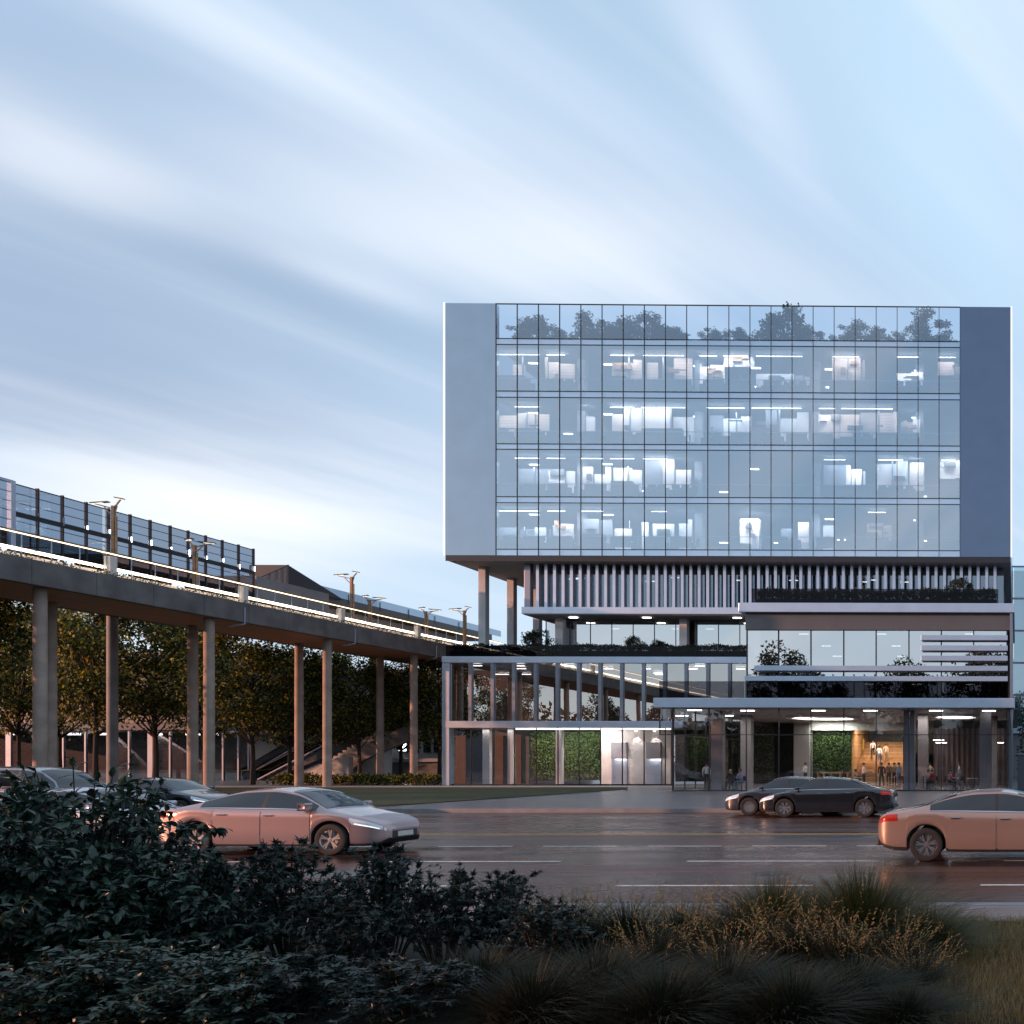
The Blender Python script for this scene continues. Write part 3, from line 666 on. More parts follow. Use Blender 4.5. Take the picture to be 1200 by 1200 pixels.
for (p, Y, w) in ((841.5, 61.0, .36), (875.5, 66.0, .36), (1066, 60.0, .34), (1082, 64.0, .33), (1155, 60.5, .38), (1164, 67, .3)):
    x = ax(p, Y); MB().bbox(x - w, x + w, Y - w, Y + w, PZ + .013, cz - .003, .02).build('lobby_column', M['grey_wall'], B)
# rear of the lobby
MB().box(ax(906, 80), ax(930, 80), 80, 80.3, PZ + .013, cz).build('dark_portal', M['black'], B)
MB().bbox(ax(930, 78), ax(949, 78), 78, 79, PZ + .013, cz - .003, .02).build('rear_pier', M['lobby_ceiling'], B)
MB().box(LX - 8, VR - .12, 92.8, 93.1, PZ, cz + 6).build('stair_rear_wall', M['spandrel'], B)
MB().box(ax(930, 78), VR, 78.6, 79.4, az(950, 856, 79), cz - .003).build('rear_bulkhead', M['lobby_ceiling'], B)
# broad timber stair rising to the rear
sx0, sx1 = ax(998.5, 80), ax(1058, 80)
mb = MB(); ns = 22
for i in range(ns):
    mb.box(sx0, sx1, 80 + i * .36, 80 + (i + 1) * .36 - .0, PZ + .013 + (i * .165 if i else 0), PZ + .013 + (i + 1) * .165)
st = mb.build('timber_stair', M['wood'], B)
MB().box(sx0 - .25, sx0 - .02, 80, 89, PZ + .013, cz).build('stair_side_wall', M['wood'], B)
MB().prism([(0, 0)] * 0 + [(sx1 + .02, PZ + .013), (sx1 + .2, PZ + .013), (sx1 + .2, 4.7), (sx1 + .02, 4.7)], 80, 88).build('stair_side_wall', M['spandrel'], B)
for i in range(3):
    MB().bbox(sx0 + .2 + i * .1, sx0 + 1.9, 81.0 + i * 1.5, 82.0 + i * 1.5, PZ + .6 + i * .69, PZ + 1.0 + i * .69, .02).build('seating_block', M['wood'], B)
area(((sx0 + sx1) / 2, 82.0, cz - .2), (R(20), 0, 0), 3.2, .6, 420, (1, .80, .58))
area(((sx0 + sx1) / 2, 87.0, cz + 2.6), (0, 0, 0), 3.2, 1.0, 200, (1, .80, .58))
# right hand rear: curtains
mb = MB(); x = ax(1094, 74); xe = VR - .2; i = 0; pts = []
while x < xe: pts.append((x, 74 + .12 * math.sin(i * 1.25))); x += .08; i += 1
mb.add([(a, b, PZ + .05) for a, b in pts] + [(a, b, 4.6) for a, b in pts], [(k, k + 1, k + 1 + len(pts), k + len(pts)) for k in range(len(pts) - 1)])
mb.build('curtain', M['curtain'], B, smooth=True, angle=180)
MB().box(ax(1094, 74.4), VR - .1, 74.4, 74.6, PZ + .013, cz).build('rear_partition', M['spandrel'], B)
# ceiling lights and two oval coffers
for (p, y) in ((814, 832), (876, 832.5), (959, 832.5), (1020, 832.5), (1097, 832.5), (1159, 832.5), (799, 838.5), (852, 838.5), (945, 848.5), (888, 855), (866, 855), (817, 856), (1055, 853.5), (1088, 853), (1163, 844.5), (1164, 852), (1100, 867), (1103, 870), (1170, 870)):
    dep = (cz - 2) * F / (892 - y)
    dep = max(dep, VY + .5); 
    if y > 860: dep = 73; z = az(p, y, dep)
    else: z = cz - .01
    if dep > 78: continue
    x = ax(p, dep)
    MB().box(x - .42, x + .42, dep - .1, dep + .1, z - .05, z - .003).build('ceiling_light', M['lamp_white'], B)
for (p, dep, rx, ry) in ((965, 68, 2.6, 3.2), (1120, 66, 1.7, 2.4)):
    x = ax(p, dep)
    def ring(r0, r1, z0, z1):
        mb = MB(); n = 48; vs = []
        for j in range(n):
            a = 2 * math.pi * j / n
            for r, z in ((r0, z0), (r1, z0), (r1, z1), (r0, z1)): vs.append((x + rx * r * math.cos(a), dep + ry * r * math.sin(a), z))
        return mb.add(vs, [(4 * j + k, 4 * j + (k + 1) % 4, 4 * ((j + 1) % n) + (k + 1) % 4, 4 * ((j + 1) % n) + k) for j in range(n) for k in range(4)])
    ring(.84, 1.0, cz - .18, cz - .004).build('ceiling_ring', M['white_wall'], B, smooth=True)
    ring(.80, .835, cz - .1, cz - .03).build('ring_light', M['lamp_white'], B)
for (x, y, w, p) in ((vx(830), 64, 5, 110), (vx(960), 64, 8, 170), (vx(1110), 63, 8, 170), (vx(975), 76, 3, 90), (vx(850), 72, 5, 80)):
    area((x, y, cz - .12), (0, 0, 0), w, .35, p * 1.25, (1, .88, .78))
# roof terrace balustrade and planter of the pavilion
rx_ = [879, 937, 995.5, 1053.5, 1111.5, 1170]
for a, b in zip(rx_, rx_[1:]):
    MB().box(vx(a) + .015, vx(b) - .015, VY + .25, VY + .28, vz(708) + .004, vz(689)).build('balustrade_pane', M['g_dark'], B)
MB().bbox(vx(881), vx(1168), VY + .6, VY + 1.5, vz(708) + .003, vz(700), .02).build('planter_box', M['dark_metal'], B)

# manhole covers and a repair patch in the asphalt
M['patch'] = mat('newer asphalt patch', (.022, .019, .019), .4, 0, .2, 6)
M['iron'] = mat('cast iron', (.06, .055, .05), .45, .8, .3, 12, .3, 40)
for (px, Y, rr) in ((610, 20.6, .36), (790, 30.5, .36), (905, 16.8, .33)):
    x = ax(px, Y); m = MB().lathe([(.001, .008), (rr, .008), (rr + .03, .001)], 32, 'z', (x, Y, 0)).build('manhole_cover', M['iron']); m['kind'] = 'structure'
for (x0, x1, y0, y1) in ((-14.5, -10.8, 16.2, 17.4), (-6.2, 1.5, 23.4, 24.6), (-30, -17, 29.5, 30.2)):
    tag(MB().quad((x0, y0, .0025), (x1, y0, .0025), (x1, y1, .0025), (x0, y1, .0025)).build('road_patch', M['patch']), kind='structure')
# ------------------------------------------------------------------ footbridge
BX0, BX1, BZ, BT = -48.9, -55.0, 10.8, 12.05
YA, YB = -45.0, 90.0
BR = empty('footbridge', (-51.5, 60, PZ), 'long elevated concrete footbridge on round columns with a lit handrail and timber underside', 'footbridge')
MB().bbox(BX1 + .36, BX0 - .36, YA + .05, YB - .05, BZ + .42, BZ + .8, .02).build('deck', M['grey_wall'], BR)
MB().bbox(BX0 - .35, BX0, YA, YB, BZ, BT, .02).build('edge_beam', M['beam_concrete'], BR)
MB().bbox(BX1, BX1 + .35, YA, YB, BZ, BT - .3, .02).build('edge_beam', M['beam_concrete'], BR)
MB().box(BX1 + .355, BX0 - .355, YA + .1, YB - .1, BZ + .02, BZ + .415).build('timber_soffit', M['wood_soffit'], BR)
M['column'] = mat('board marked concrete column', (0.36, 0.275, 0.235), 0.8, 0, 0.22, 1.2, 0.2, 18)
def yz(px, py, X):
    """point of the plane X seen at this pixel"""
    Y = X * (F * math.cos(TH) - (px - CX) * math.sin(TH)) / ((px - CX) * math.cos(TH) + F * math.sin(TH))
    d = X * math.sin(TH) + Y * math.cos(TH)
    return Y, EYE + (CY - py) / F * d
yA = [yz(p, 0, -49.75)[0] for p in (47, 245, 383.5, 485)]; yB = [yz(p, 0, -53.6)[0] for p in (59, 226, 350.5, 445.5, 521)]
print('columns', yA, yB)
for X, ys in ((-49.75, [yA[0] - 9.9 * k for k in range(8, 0, -1)] + yA), (-53.6, [yB[0] - 19.8, yB[0] - 9.9] + yB)):
    for y in ys:
        mb = MB(); mb.lathe([(.285, PZ), (.28, PZ + 1), (.27, BZ + .01), (.001, BZ + .01)], 28, 'z', (X, y, 0)); mb.build('column', M['column'], BR, smooth=True)
RX = BX0 - .5
mb = MB(); y = YA + 3.3
while y < YB: mb.box(BX0 - .01, BX0 + .003, y - .012, y + .012, BZ + .02, BT - .02); y += 3.3
mb.build('panel_joint', M['dark_metal'], BR)
mb = MB(); y = YA + 9.9
for y in yA[1:]: mb.tube([(BX0 + .03, y + 1.6, BT - .3), (BX0 + .03, y + 1.6, BZ - .1), (BX0 - .45, y + 1.0, BZ - .35)], .05, 8)
mb.build('drain_pipe', M['grey_metal'], BR, smooth=True)
HZ = BT + 1.32
def rail(z, w, h): return MB().bar((RX, YA, z), (RX, YB + 1, z), w, h)
rail(HZ, .13, .05).build('handrail', M['wood_post'], BR)
rail(HZ - .05, .07, .035).build('rail_light', M['led_warm'], BR)
MB().bar((RX - .25, YA, BT + .52), (RX - .25, YB + .5, BT + .52), .06, .15).build('parapet_light', M['led_band'], BR)
mb = MB()
y = 30.0
while y < YB + .6:
    mb.bar((RX, y, BT - .1), (RX, y, HZ - .03), .035); y += 1.45
mb.build('rail_post', M['white_metal'], BR)
for y in (33, 43.2, 52.0, 60.8, 69.5, 78.3):
    MB().bbox(RX - .2, RX + .16, y - .2, y + .2, BT - .25, HZ - .2, .02).build('lit_pier', M['warm_wall'], BR)
MB().box(RX - 1.3, RX - .5, YA, YB, BZ + .8, BT + .35).build('planter_kerb', M['warm_wall'], BR)
M['leaf_pale'] = leafmat('pale trailing leaves', (.10, .10, .06), (.22, .20, .13))
M['leaf_dark'] = leafmat('dark planter leaves', (.010, .016, .008), (.028, .038, .016))
def leaf_quad(mb, p, d, n, l, w):
    """one folded pointed leaf from p along d"""
    d = d.normalized(); s = d.cross(n)
    if s.length < 1e-4: s = d.orthogonal()
    s.normalize(); n = s.cross(d)
    a = p; b = p + d * l * .45 + s * w / 2 + n * w * .12; c = p + d * l - n * l * .08; e = p + d * l * .45 - s * w / 2 + n * w * .12; m = p + d * l * .5 - n * w * .08
    mb.add([a, b, c, e, m], [(0, 4, 1), (1, 4, 2), (0, 3, 4), (3, 2, 4)])
def rv(r, s=1.0): return Vector((r.gauss(0, s), r.gauss(0, s), r.gauss(0, s)))
r = random.Random(11); mb = MB()
for i in range(5200):
    y = 30 + (YB - 30) * r.random()
    dens = .5 + .5 * math.sin(y * 1.9) * math.sin(y * .7 + 1)
    if r.random() > dens + .15: continue
    p = Vector((RX + .12 + r.random() * .3, y, BT - .02 + abs(r.gauss(0, .17))))
    leaf_quad(mb, p, rv(r) + Vector((.5, 0, .3)), Vector((1, 0, .5)), .13, .07)
o = mb.build('planter_greenery', M['leaf_pale'], BR); o['kind'] = 'stuff'

# street lamps on the deck
def lamp(px, py, Y, label, flip, s=1.0):
    x, zt_ = at(px, py, Y); zb = BT - .2
    L_ = empty('street_lamp', (x, Y, zb), label, 'street lamp', 'timber lamps along the footbridge')
    h = zt_ - zb
    MB().bbox(x - .085, x + .085, Y - .085, Y + .085, zb, zb + h * .93, .012).build('post', M['wood_post'], L_)
    MB().bbox(x + .13, x + .19, Y - .06, Y + .06, zb, zb + h * .82, .012).build('post', M['wood_post'], L_)
    for sx, ln in ((flip, 1.15), (-flip, .42)):
        e = (x + sx * ln, Y, zb + h * (.955 if sx == flip else 1.0))
        m2 = MB().bar((x, Y, zb + h * .90), e, .07, .06); m2.bar((x, Y, zb + h * .80), (x + sx * ln * .5, Y, zb + h * .93), .045, .045)
        m2.build('arm', M['wood_post'], L_)
        hd = MB().bar((e[0] - sx * ln * .75, Y, e[2] + .10), (e[0] + sx * .15, Y, e[2] + .02), .24, .05).build('lamp_head', M['dark_metal'], L_)
        MB().bar((e[0] - sx * ln * .45, Y, e[2] + .025), (e[0] + sx * .1, Y, e[2] - .03), .16, .02).build('diffuser', M['lamp_head'], hd)
lamp(133, 585, 56.0, 'tall twin-arm timber lamp in front of the tinted glass screen, the nearest one', -1)
lamp(228, 633, 62.0, 'twin-arm timber lamp near the far end of the tinted glass screen', 1)
lamp(412, 671, 74.0, 'twin-arm timber lamp just right of the dark triangular stair enclosure', -1)
lamp(433, 699, 79.0, 'shorter twin-arm timber lamp close behind the one beside the stair enclosure', 1)
lamp(499, 713, 82.5, 'small timber lamp with arm raised to the right, before the far canopy', 1)
lamp(544, 712, 84.0, 'last timber lamp at the far bridge end beside the tower columns', -1)

# tinted glass wind screen on the far side of the deck
SX = -56.2
S = empty('wind_screen', (SX, 60, 11.5), 'tall tinted glass wind screen with lit posts standing along the footbridge', 'glass screen')
ypost = [38.0, 42.0, 46.0, 50.0] + [yz(p, 0, SX)[0] for p in (13, 44, 73, 101, 127, 152.5, 176, 199.5, 220.5, 241, 260.5, 279.5, 297)]
ST = 17.55
for a, b in zip(ypost, ypost[1:]):
    MB().box(SX - .02, SX + .02, a + .05, b - .05, 11.5, ST).build('screen_pane', M['g_screen'], S)
for i, y in enumerate(ypost):
    if i <= 4: MB().bbox(SX - .12, SX + .14, y - .12, y + .12, 11.4, ST + .15, .01).build('frame_post', M['white_metal'], S)
    else:
        p = MB().bbox(SX - .09, SX + .07, y - .05, y + .05, 11.4, ST + .12, .01).build('screen_post', M['dark_metal'], S)
        MB().bbox(SX + .072, SX + .11, y - .04, y + .04, 15.9 + .1 * (i % 3), 16.35 - .12 * (i % 2), .01).build('post_light', M['lamp_cool'] if i > 6 else M['grey_metal'], p)
MB().box(SX - .1, SX + .13, ypost[0], ypost[4], ST + .02, ST + .16).build('top_rail', M['white_metal'], S)
MB().box(SX + .03, SX + .1, ypost[4], ypost[-1], 15.75, 16.0).build('mid_rail', M['dark_metal'], S)
MB().box(SX + .03, SX + .09, ypost[4], ypost[-1], ST - .02, ST + .03).build('top_rail', M['dark_metal'], S)
# dark upper concourse behind it
cc = empty('concourse_block', (SX - 4, 52, PZ), 'dark concourse block behind the tinted glass screen with a ribbed canopy', 'building')
MB().bbox(SX - 7, SX - 1.3, 30, ypost[-1], 12.4, 15.0, .03).build('concourse_wall', M['dark_metal'], cc)
MB().bbox(SX - 7, SX - 1.25, 30, ypost[-1] + .1, 15.02, 15.2, .02).build('coping', M['grey_metal'], cc)
for k in range(9):
    MB().box(SX - .06, SX - .03, ypost[0], ypost[-1], 12.9 + k * .52, 12.94 + k * .52).build('screen_wire', M['grey_metal'], S)
for y in (53.6, 57.2, 61, 64.8): MB().box(SX - 1.29, SX - 1.2, y, y + .9, 13.9, 14.1).build('wall_light', M['lamp_cool'], cc)
for k in (0, 3): MB().cyl(SX - 6.4, 36 + 10 * k, PZ, 12.4, .3).build('support_column', M['concrete'], cc, smooth=True)

# stair enclosure: solid dark triangle with a glazed side
E = empty('stair_enclosure', (-57, 75, 13.0), 'dark triangular stair enclosure with a glazed railing beside the footbridge', 'stair')
Xe = -57.0
yz_ = yz
yz = lambda px, py: yz_(px, py, Xe)
pk = yz(337.5, 662); tip = yz(403, 703); pb = yz(337.5, 690)
mb = MB(); mb.add([(Xe, *pk), (Xe, *tip), (Xe, *pb), (Xe - 3, *pk), (Xe - 3, *tip), (Xe - 3, *pb)], [(0, 1, 2), (5, 4, 3), (0, 3, 4, 1), (1, 4, 5, 2), (2, 5, 3, 0)])
mb.build('solid_panel', M['dark_metal'], E)
l0 = yz(299, 679); l1 = yz(299, 690)
mb = MB(); mb.add([(Xe, *l0), (Xe, *pk), (Xe, *pb), (Xe, *l1), (Xe - .03, *l0), (Xe - .03, *pk), (Xe - .03, *pb), (Xe - .03, *l1)], [(0, 1, 2, 3), (7, 6, 5, 4), (0, 4, 5, 1), (3, 2, 6, 7)])
mb.build('glazed_railing', M['g_rail'], E)
mb = MB().bar((Xe + .03, *l0), (Xe + .03, *pk), .06)
for t in (0, .2, .42, .64, .82, 1): 
    p = Vector((Xe + .03, *l0)).lerp(Vector((Xe + .03, *pk)), t); mb.bar(p, (p.x, p.y, l1[1] + (pb[1] - l1[1]) * t - .1), .05)
mb.build('railing_frame', M['dark_metal'], E)
for i, (pa, pbx, ya, yb) in enumerate(((299, 325, 681, 690), (325, 356, 689, 697), (356, 384, 696, 703))):
    a_ = yz(pa, yb); b_ = yz(pbx, yb); MB().box(Xe - 2.8, Xe + .1, a_[0], b_[0], a_[1] - .9, yz(pbx, ya)[1]).build('stair_block', M['grey_wall'], E)

# far walkway with a glass balustrade
W = empty('raised_walkway', (-58.5, 85, 13), 'far raised walkway with dark fascia and long glass balustrade running to the tower', 'walkway')
MB().bbox(-63, -57.3, 72.2, 103.6, 15.1, 15.85, .03).build('walkway_deck', M['spandrel'], W)
MB().bbox(-63, -58.6, 72.2, 99, 12.2, 15.09, .03).build('recessed_wall', M['warm_wall'], W)
MB().bbox(-58.4, -57.5, 72.2, 103, 12.3, 13.2, .03).build('lower_ledge', M['grey_wall'], W)
k = 0
y = 77.5
while y < 104:
    MB().box(-57.4, -57.36, y + .03, y + 1.97, 15.86, 16.5).build('balustrade_pane', M['g_screen'], W); y += 2
mb = MB(); y = 77.5
while y < 104: mb.box(-57.34, -57.28, y - .03, y + .03, 15.5, 16.3); y += 4
mb.build('balustrade_bracket', M['dark_metal'], W)
MB().box(-57.48, -57.42, 72.2, 103, 13.21, 13.3).build('ledge_strip', M['grey_metal'], W)
for y in (90, 99): MB().cyl(-61, y, PZ, 12.2, .3).build('support_column', M['concrete'], W, smooth=True)

# ------------------------------------------------------------------ behind the trees on the left
H = empty('glass_hall', (-80, 92, PZ), 'dark glass fronted hall with ceiling lamps behind the trees left of the escalator', 'building')
HY = 92.0
hx0, hx1 = ax(-160, HY), ax(292, HY)
MB().bbox(hx0, hx1, HY - .2, HY + 14, 5.6, 12.5, .03).build('upper_wall', M['spandrel'], H)
MB().bbox(hx0, hx1, HY - .5, HY + .3, 5.0, 5.58, .02).build('lintel', M['grey_wall'], H)
hm = [-160, -100, -44, 11, 41, 75, 101, 127.5, 152, 177, 200, 221, 262, 280, 292]
for a, b in zip(hm, hm[1:]):
    MB().box(ax(a, HY) + .05, ax(b, HY) - .05, HY, HY + .04, PZ, 5.0).build('hall_window', M['g_hall'], H)
for a in hm:
    w = .24 if a in (11, 177) else .07
    MB().box(ax(a, HY) - w, ax(a, HY) + w, HY - .12, HY + .1, PZ, 5.0).build('hall_mullion', M['grey_metal'], H)
MB().box(hx0, hx1, HY + 9, HY + 9.3, PZ, 5.0).build('rear_wall', M['grey_wall'], H)
MB().box(hx0, hx1, HY + .3, HY + 9, 4.96, 4.99).build('hall_ceiling', M['grey_wall'], H)
for px in (28, 68, 96, 131, 191, 235, 256):
    x = ax(px, HY + 2); MB().box(x - .6, x + .6, HY + 1.0, HY + 1.3, 4.55, 4.75).build('ceiling_light', M['lamp_white'], H)
for (p0, p1, y0, y1) in ((128, 176, 845, 905), (180, 250, 860, 905)):
    x0 = ax(p0, HY + 4); x1 = ax(p1, HY + 4)
    MB().prism([(x0, PZ), (x1, PZ), (x1, PZ + .9), (x0, 4.9)], HY + 4, HY + 4.5).build('inner_stair', M['stone_wall'], H)
area(((hx0 + hx1) / 2 + 10, HY + 4, 4.7), (0, 0, 0), 30, .6, 420, (1, .9, .85))
# pale building behind
P2 = empty('stone_building', (-58, 104, PZ), 'pale stone building wall with small dark windows seen between the trees and podium', 'building')
x0, x1 = ax(280, 100), ax(560, 100)
MB().bbox(x0 - 16, x1 + 4, 106, 118, PZ, 12.2, .03).build('upper_wall', M['grey_wall'], P2)
MB().bbox(ax(440, 98), ax(540, 98), 98, 99, PZ, az(0, 890, 98) if False else 5.1, .02).build('side_wall', M['white_wall'], P2)
for p0, p1 in ((466, 477), (478, 490), (496, 504), (508, 515)):
    f = MB().bbox(ax(p0, 97.9), ax(p1, 97.9), 97.9, 98.02, 2.9, 4.5, .01).build('window', M['dark_metal'], P2)
    MB().box(ax(p0 + 1.4, 97.85), ax(p1 - 1.4, 97.85), 97.84, 97.89, 3.05, 4.35).build('pane', M['lamp_cool'] if p0 in (466,) else M['g_far'], f)
MB().bbox(ax(450, 97), ax(535, 97), 97, 97.5, PZ, 1.9, .02).build('low_wall', M['spandrel'], P2)
MB().bbox(ax(455, 97), ax(535, 97), 96.6, 97.6, 1.92, 2.3, .02).build('ledge', M['grey_metal'], P2)
MB().lathe([(1.6, PZ), (1.6, 4.6), (.01, 4.6)], 30, 'z', (ax(432, 97), 97.2, 0)).build('rounded_corner', M['white_wall'], P2, smooth=True)
# escalators
def escalator(Y, pxa, pya, pxb, pyb, label):
    xa, za = at(pxa, pya, Y); xb, zb = at(pxb, pyb, Y); za = max(za, PZ)
    e = empty('escalator', (xa, Y, PZ), label, 'escalator', 'escalators climbing behind the trees')
    d = Vector((xb - xa, 0, zb - za)); t = .9
    MB().prism([(xa - 1.2, PZ), (xa + .8, PZ), (xb + 2, zb - t), (xb + 2, zb), (xb, zb), (xa, za + .05), (xa - 1.2, za + .05)], Y + .18, Y + 1.5).build('truss', M['dark_metal'], e)
    for yy in (Y, Y + 1.56):
        b = MB().prism([(xa - 1.4, PZ + .1), (xa, za + .1), (xb, zb + .1), (xb + 2, zb + .1), (xb + 2, zb + 1.0), (xb, zb + 1.0), (xa, za + 1.0), (xa - 1.4, za + .95)], yy, yy + .05).build('balustrade', M['g_dark'], e)
        MB().tube([(xa - 1.5, yy + .02, za + .5), (xa - 1.4, yy + .02, za + .95), (xa, yy + .02, za + 1.05), (xb, yy + .02, zb + 1.05), (xb + 2, yy + .02, zb + 1.05)], .07, 8).build('handrail', M['black'], b)
        MB().bar((xa, yy + .02, za + .12), (xb, yy + .02, zb + .12), .16, .10).build('skirt', M['grey_metal'], b)
    mb = MB(); n = 24
    for i in range(n):
        p = Vector((xa, 0, za)).lerp(Vector((xb, 0, zb)), i / n); mb.box(p.x, p.x + d.x / n, Y + .25, Y + 1.4, p.z - .1, p.z + d.z / n)
    mb.build('steps', M['grey_metal'], e)
escalator(89.5, 302, 915, 478, 824, 'front escalator with dark glass sides climbing behind the trees')
escalator(93.0, 282, 915, 440, 822, 'rear escalator partly hidden by the front escalator')
SS = empty('concrete_stair', (ax(390, 87), 87, PZ), 'stone clad stair flank in front of the escalators behind the bridge columns', 'stair')
q = [(332, 917), (500, 917), (500, 838), (482, 838)]
x_, z_ = zip(*[at(p, y, 87) for p, y in ((345, 915), (408, 890), (408, 917), (345, 917))])
MB().prism([(ax(330, 87), PZ), (ax(400, 87), PZ), (ax(425, 87), 2.1), (ax(500, 87), 4.6), (ax(500, 87), 6.1), (ax(452, 87), 4.4), (ax(400, 87), 2.5)], 87, 87.5).build('stair_flank', M['concrete'], SS)
MB().prism([(ax(345, 86), PZ), (ax(412, 86), PZ), (ax(412, 86), 2.4), (ax(400, 86), 2.4)], 85.6, 86.2).build('lower_flank', M['stone_wall'], SS)
mb = MB()
for i in range(18):
    xa = ax(352, 88) + i * .42; mb.box(xa, xa + .43, 87.52, 89.3, PZ, PZ + (i + 1) * .26)
mb.build('steps', M['stone_wall'], SS)

# neighbour at the right hand edge
N2 = empty('teal_office_block', (8, 108, PZ), 'teal glass office block at the right edge behind a planted wall', 'building')
MB().bbox(-2.8, 26, 108.4, 124, 5.0, 24.0, .05).build('block_core', M['white_wall'], N2)
for k in range(5):
    z0 = 6.0 + k * 3.7
    for i in range(12):
        MB().box(-3 + i * 2.05 + .03, -3 + (i + 1) * 2.05 - .03, 108.0, 108.05, z0 + .02, z0 + 3.5).build('window_pane', M['g_far'], N2)
    MB().box(-3, 21.6, 107.95, 108.3, z0 + 3.52, z0 + 3.68).build('floor_band', M['grey_metal'], N2)
mb = MB()
for i in range(13): mb.box(-3 + i * 2.05 - .03, -3 + i * 2.05 + .03, 107.9, 108.1, 5.9, 24.3)
mb.build('mullion', M['dark_metal'], N2)
MB().bbox(-3.1, 26, 107.7, 108.6, 5.2, 5.95, .02).build('base_band', M['white_metal'], N2)
MB().bbox(-3.1, 26, 108.2, 109, PZ, 5.2, .02).build('base_wall', M['grey_wall'], N2)
gw = empty('garden_wall', (5, 60, PZ), 'low grey garden wall at the right edge below the hedge', 'wall')
MB().bbox(.12, 20, 60, 60.4, PZ, 2.4, .02).build('wall_panel', M['spandrel'], gw)
MB().bbox(.07, 20, 59.9, 60.5, 2.403, 2.52, .01).build('coping', M['grey_metal'], gw)

# ------------------------------------------------------------------ trees
def make_tree(seed, h, trunk_h, rx, rz, nleaf, lsize, m, name='tree', shape=1.0, trunk_r=.13, ncl=46):
    r = random.Random(seed)
    root = empty(name, (0, 0, 0))
    mb = MB()
    top = Vector((r.uniform(-.15, .15), r.uniform(-.15, .15), h * .92))
    pts = [Vector((0, 0, -.05)), Vector((.02, .03, trunk_h * .5)), Vector((-.03, 0, trunk_h)), Vector((.08, -.05, trunk_h + (h - trunk_h) * .5)), top]
    mb.tube(pts, [trunk_r * 1.25, trunk_r, trunk_r * .85, trunk_r * .5, .02], 8)
    cz_ = trunk_h + (h - trunk_h) * .5; hz = (h - trunk_h) * .5
    cl = []
    for i in range(ncl):
        while True:
            q = Vector((r.uniform(-1, 1), r.uniform(-1, 1), r.uniform(-1, 1)))
            if .25 < q.length < 1: break
        wz = 1 - .35 * max(0, q.z) * shape
        c = Vector((q.x * rx * wz, q.y * rx * wz, cz_ + q.z * hz)); cl.append((c, r.uniform(.45, 1.0) * rx * .36))
    for i in range(0, ncl, 3):
        c, s = cl[i]; b0 = Vector((0, 0, min(max(trunk_h * .85, c.z - abs(c.x) - abs(c.y)), h * .8)))
        mid = b0.lerp(c, .5) + Vector((0, 0, -.1)); mb.tube([b0, mid, c], [trunk_r * .4, trunk_r * .25, .012], 5)
    mb.build('trunk', M['bark'], root, smooth=True)
    mb = MB()
    for i in range(nleaf):
        c, s = cl[r.randrange(ncl)]
        d = rv(r).normalized(); p = c + Vector((d.x, d.y, d.z * .8)) * s * (r.random() ** .45)
        leaf_quad(mb, p, rv(r) + d * .6 + Vector((0, 0, -.3)), rv(r) * .6 + Vector((0, 0, 1)), lsize * r.uniform(.7, 1.3), lsize * .62)
    mb.build('crown', m, root)
    return root
M['leaf_street'] = leafmat('street tree leaves', (.016, .030, .008), (.30, .25, .035), .5, .5, [(0, (.014, .026, .008)), (.5, (.035, .058, .014)), (.7, (.12, .13, .022)), (1, (.55, .44, .06))])  # gold end of the ramp paints sunlight on the leaves
M['leaf_roof'] = leafmat('roof tree leaves', (.035, .055, .028), (.11, .145, .06), .5, .2)
M['leaf_far'] = leafmat('tall tree leaves', (.02, .03, .014), (.05, .06, .025), .5, .2)
protos = [make_tree(21 + i, 12.8, 3.6, 3.9, 1, 9500, .26, M['leaf_street'], 'street_tree', .35, .16, 80) for i in range(3)]
spots = [(-40, 75, 1.15, 'tree at the far left edge behind the nearest bridge column'), (22, 80, 1.14, 'leafy tree left of the thick near bridge column'), (112, 74, 1.12, 'broad dark tree just right of the thick near bridge column'),
         (182, 77, 1.10, 'dark tree midway between the first two near bridge columns'), (70, 86, 1.15, 'tree set back behind the near column pair'), (240, 86, 1.06, 'tree set back behind the second near bridge column'),
         (296, 76, 1.0, 'dark tree at the foot of the escalators'), (340, 81, .97, 'tree in front of the escalators beside the slim lit column'), (384, 88, .95, 'tree partly hidden by the third near bridge column'),
         (421, 82, .93, 'tree with sunlit gold painted in its leaves between the third near column and the next slim one'), (470, 90, .92, 'small tree set back between the two rightmost slim columns'), (515, 84, .90, 'tree with sunlit gold painted in its leaves against the podium corner post')]
spots += [(None, (-59, 34), 1.0, 'street tree beside the footbridge left of the view, nearest the road'), (None, (-62, 42), 1.1, 'street tree beside the footbridge left of the view, second from the road'), (None, (-58.5, 49), 1.05, 'street tree beside the footbridge left of the view, third from the road'), (None, (-64, 56), 1.1, 'street tree beside the footbridge left of the view, furthest from the road')]
used = set()
for i, (px, Y, s, lb) in enumerate(spots):
    k = i % 3; t = protos[k] if k not in used else copy_tree(protos[k]); used.add(k)
    X_, Y = (ax(px, Y), Y) if px is not None else Y
    px = px if px is not None else 0
    place(t, (X_, Y, PZ), i * 2.1, lb, (s * (.84, 1.06, .95, 1.12)[i % 4], s * (1.0, .86, 1.1, .92)[i % 4], s * (1.1 if px < 260 else 1.0))); t['category'] = 'tree'; t['group'] = 'trees under the footbridge'
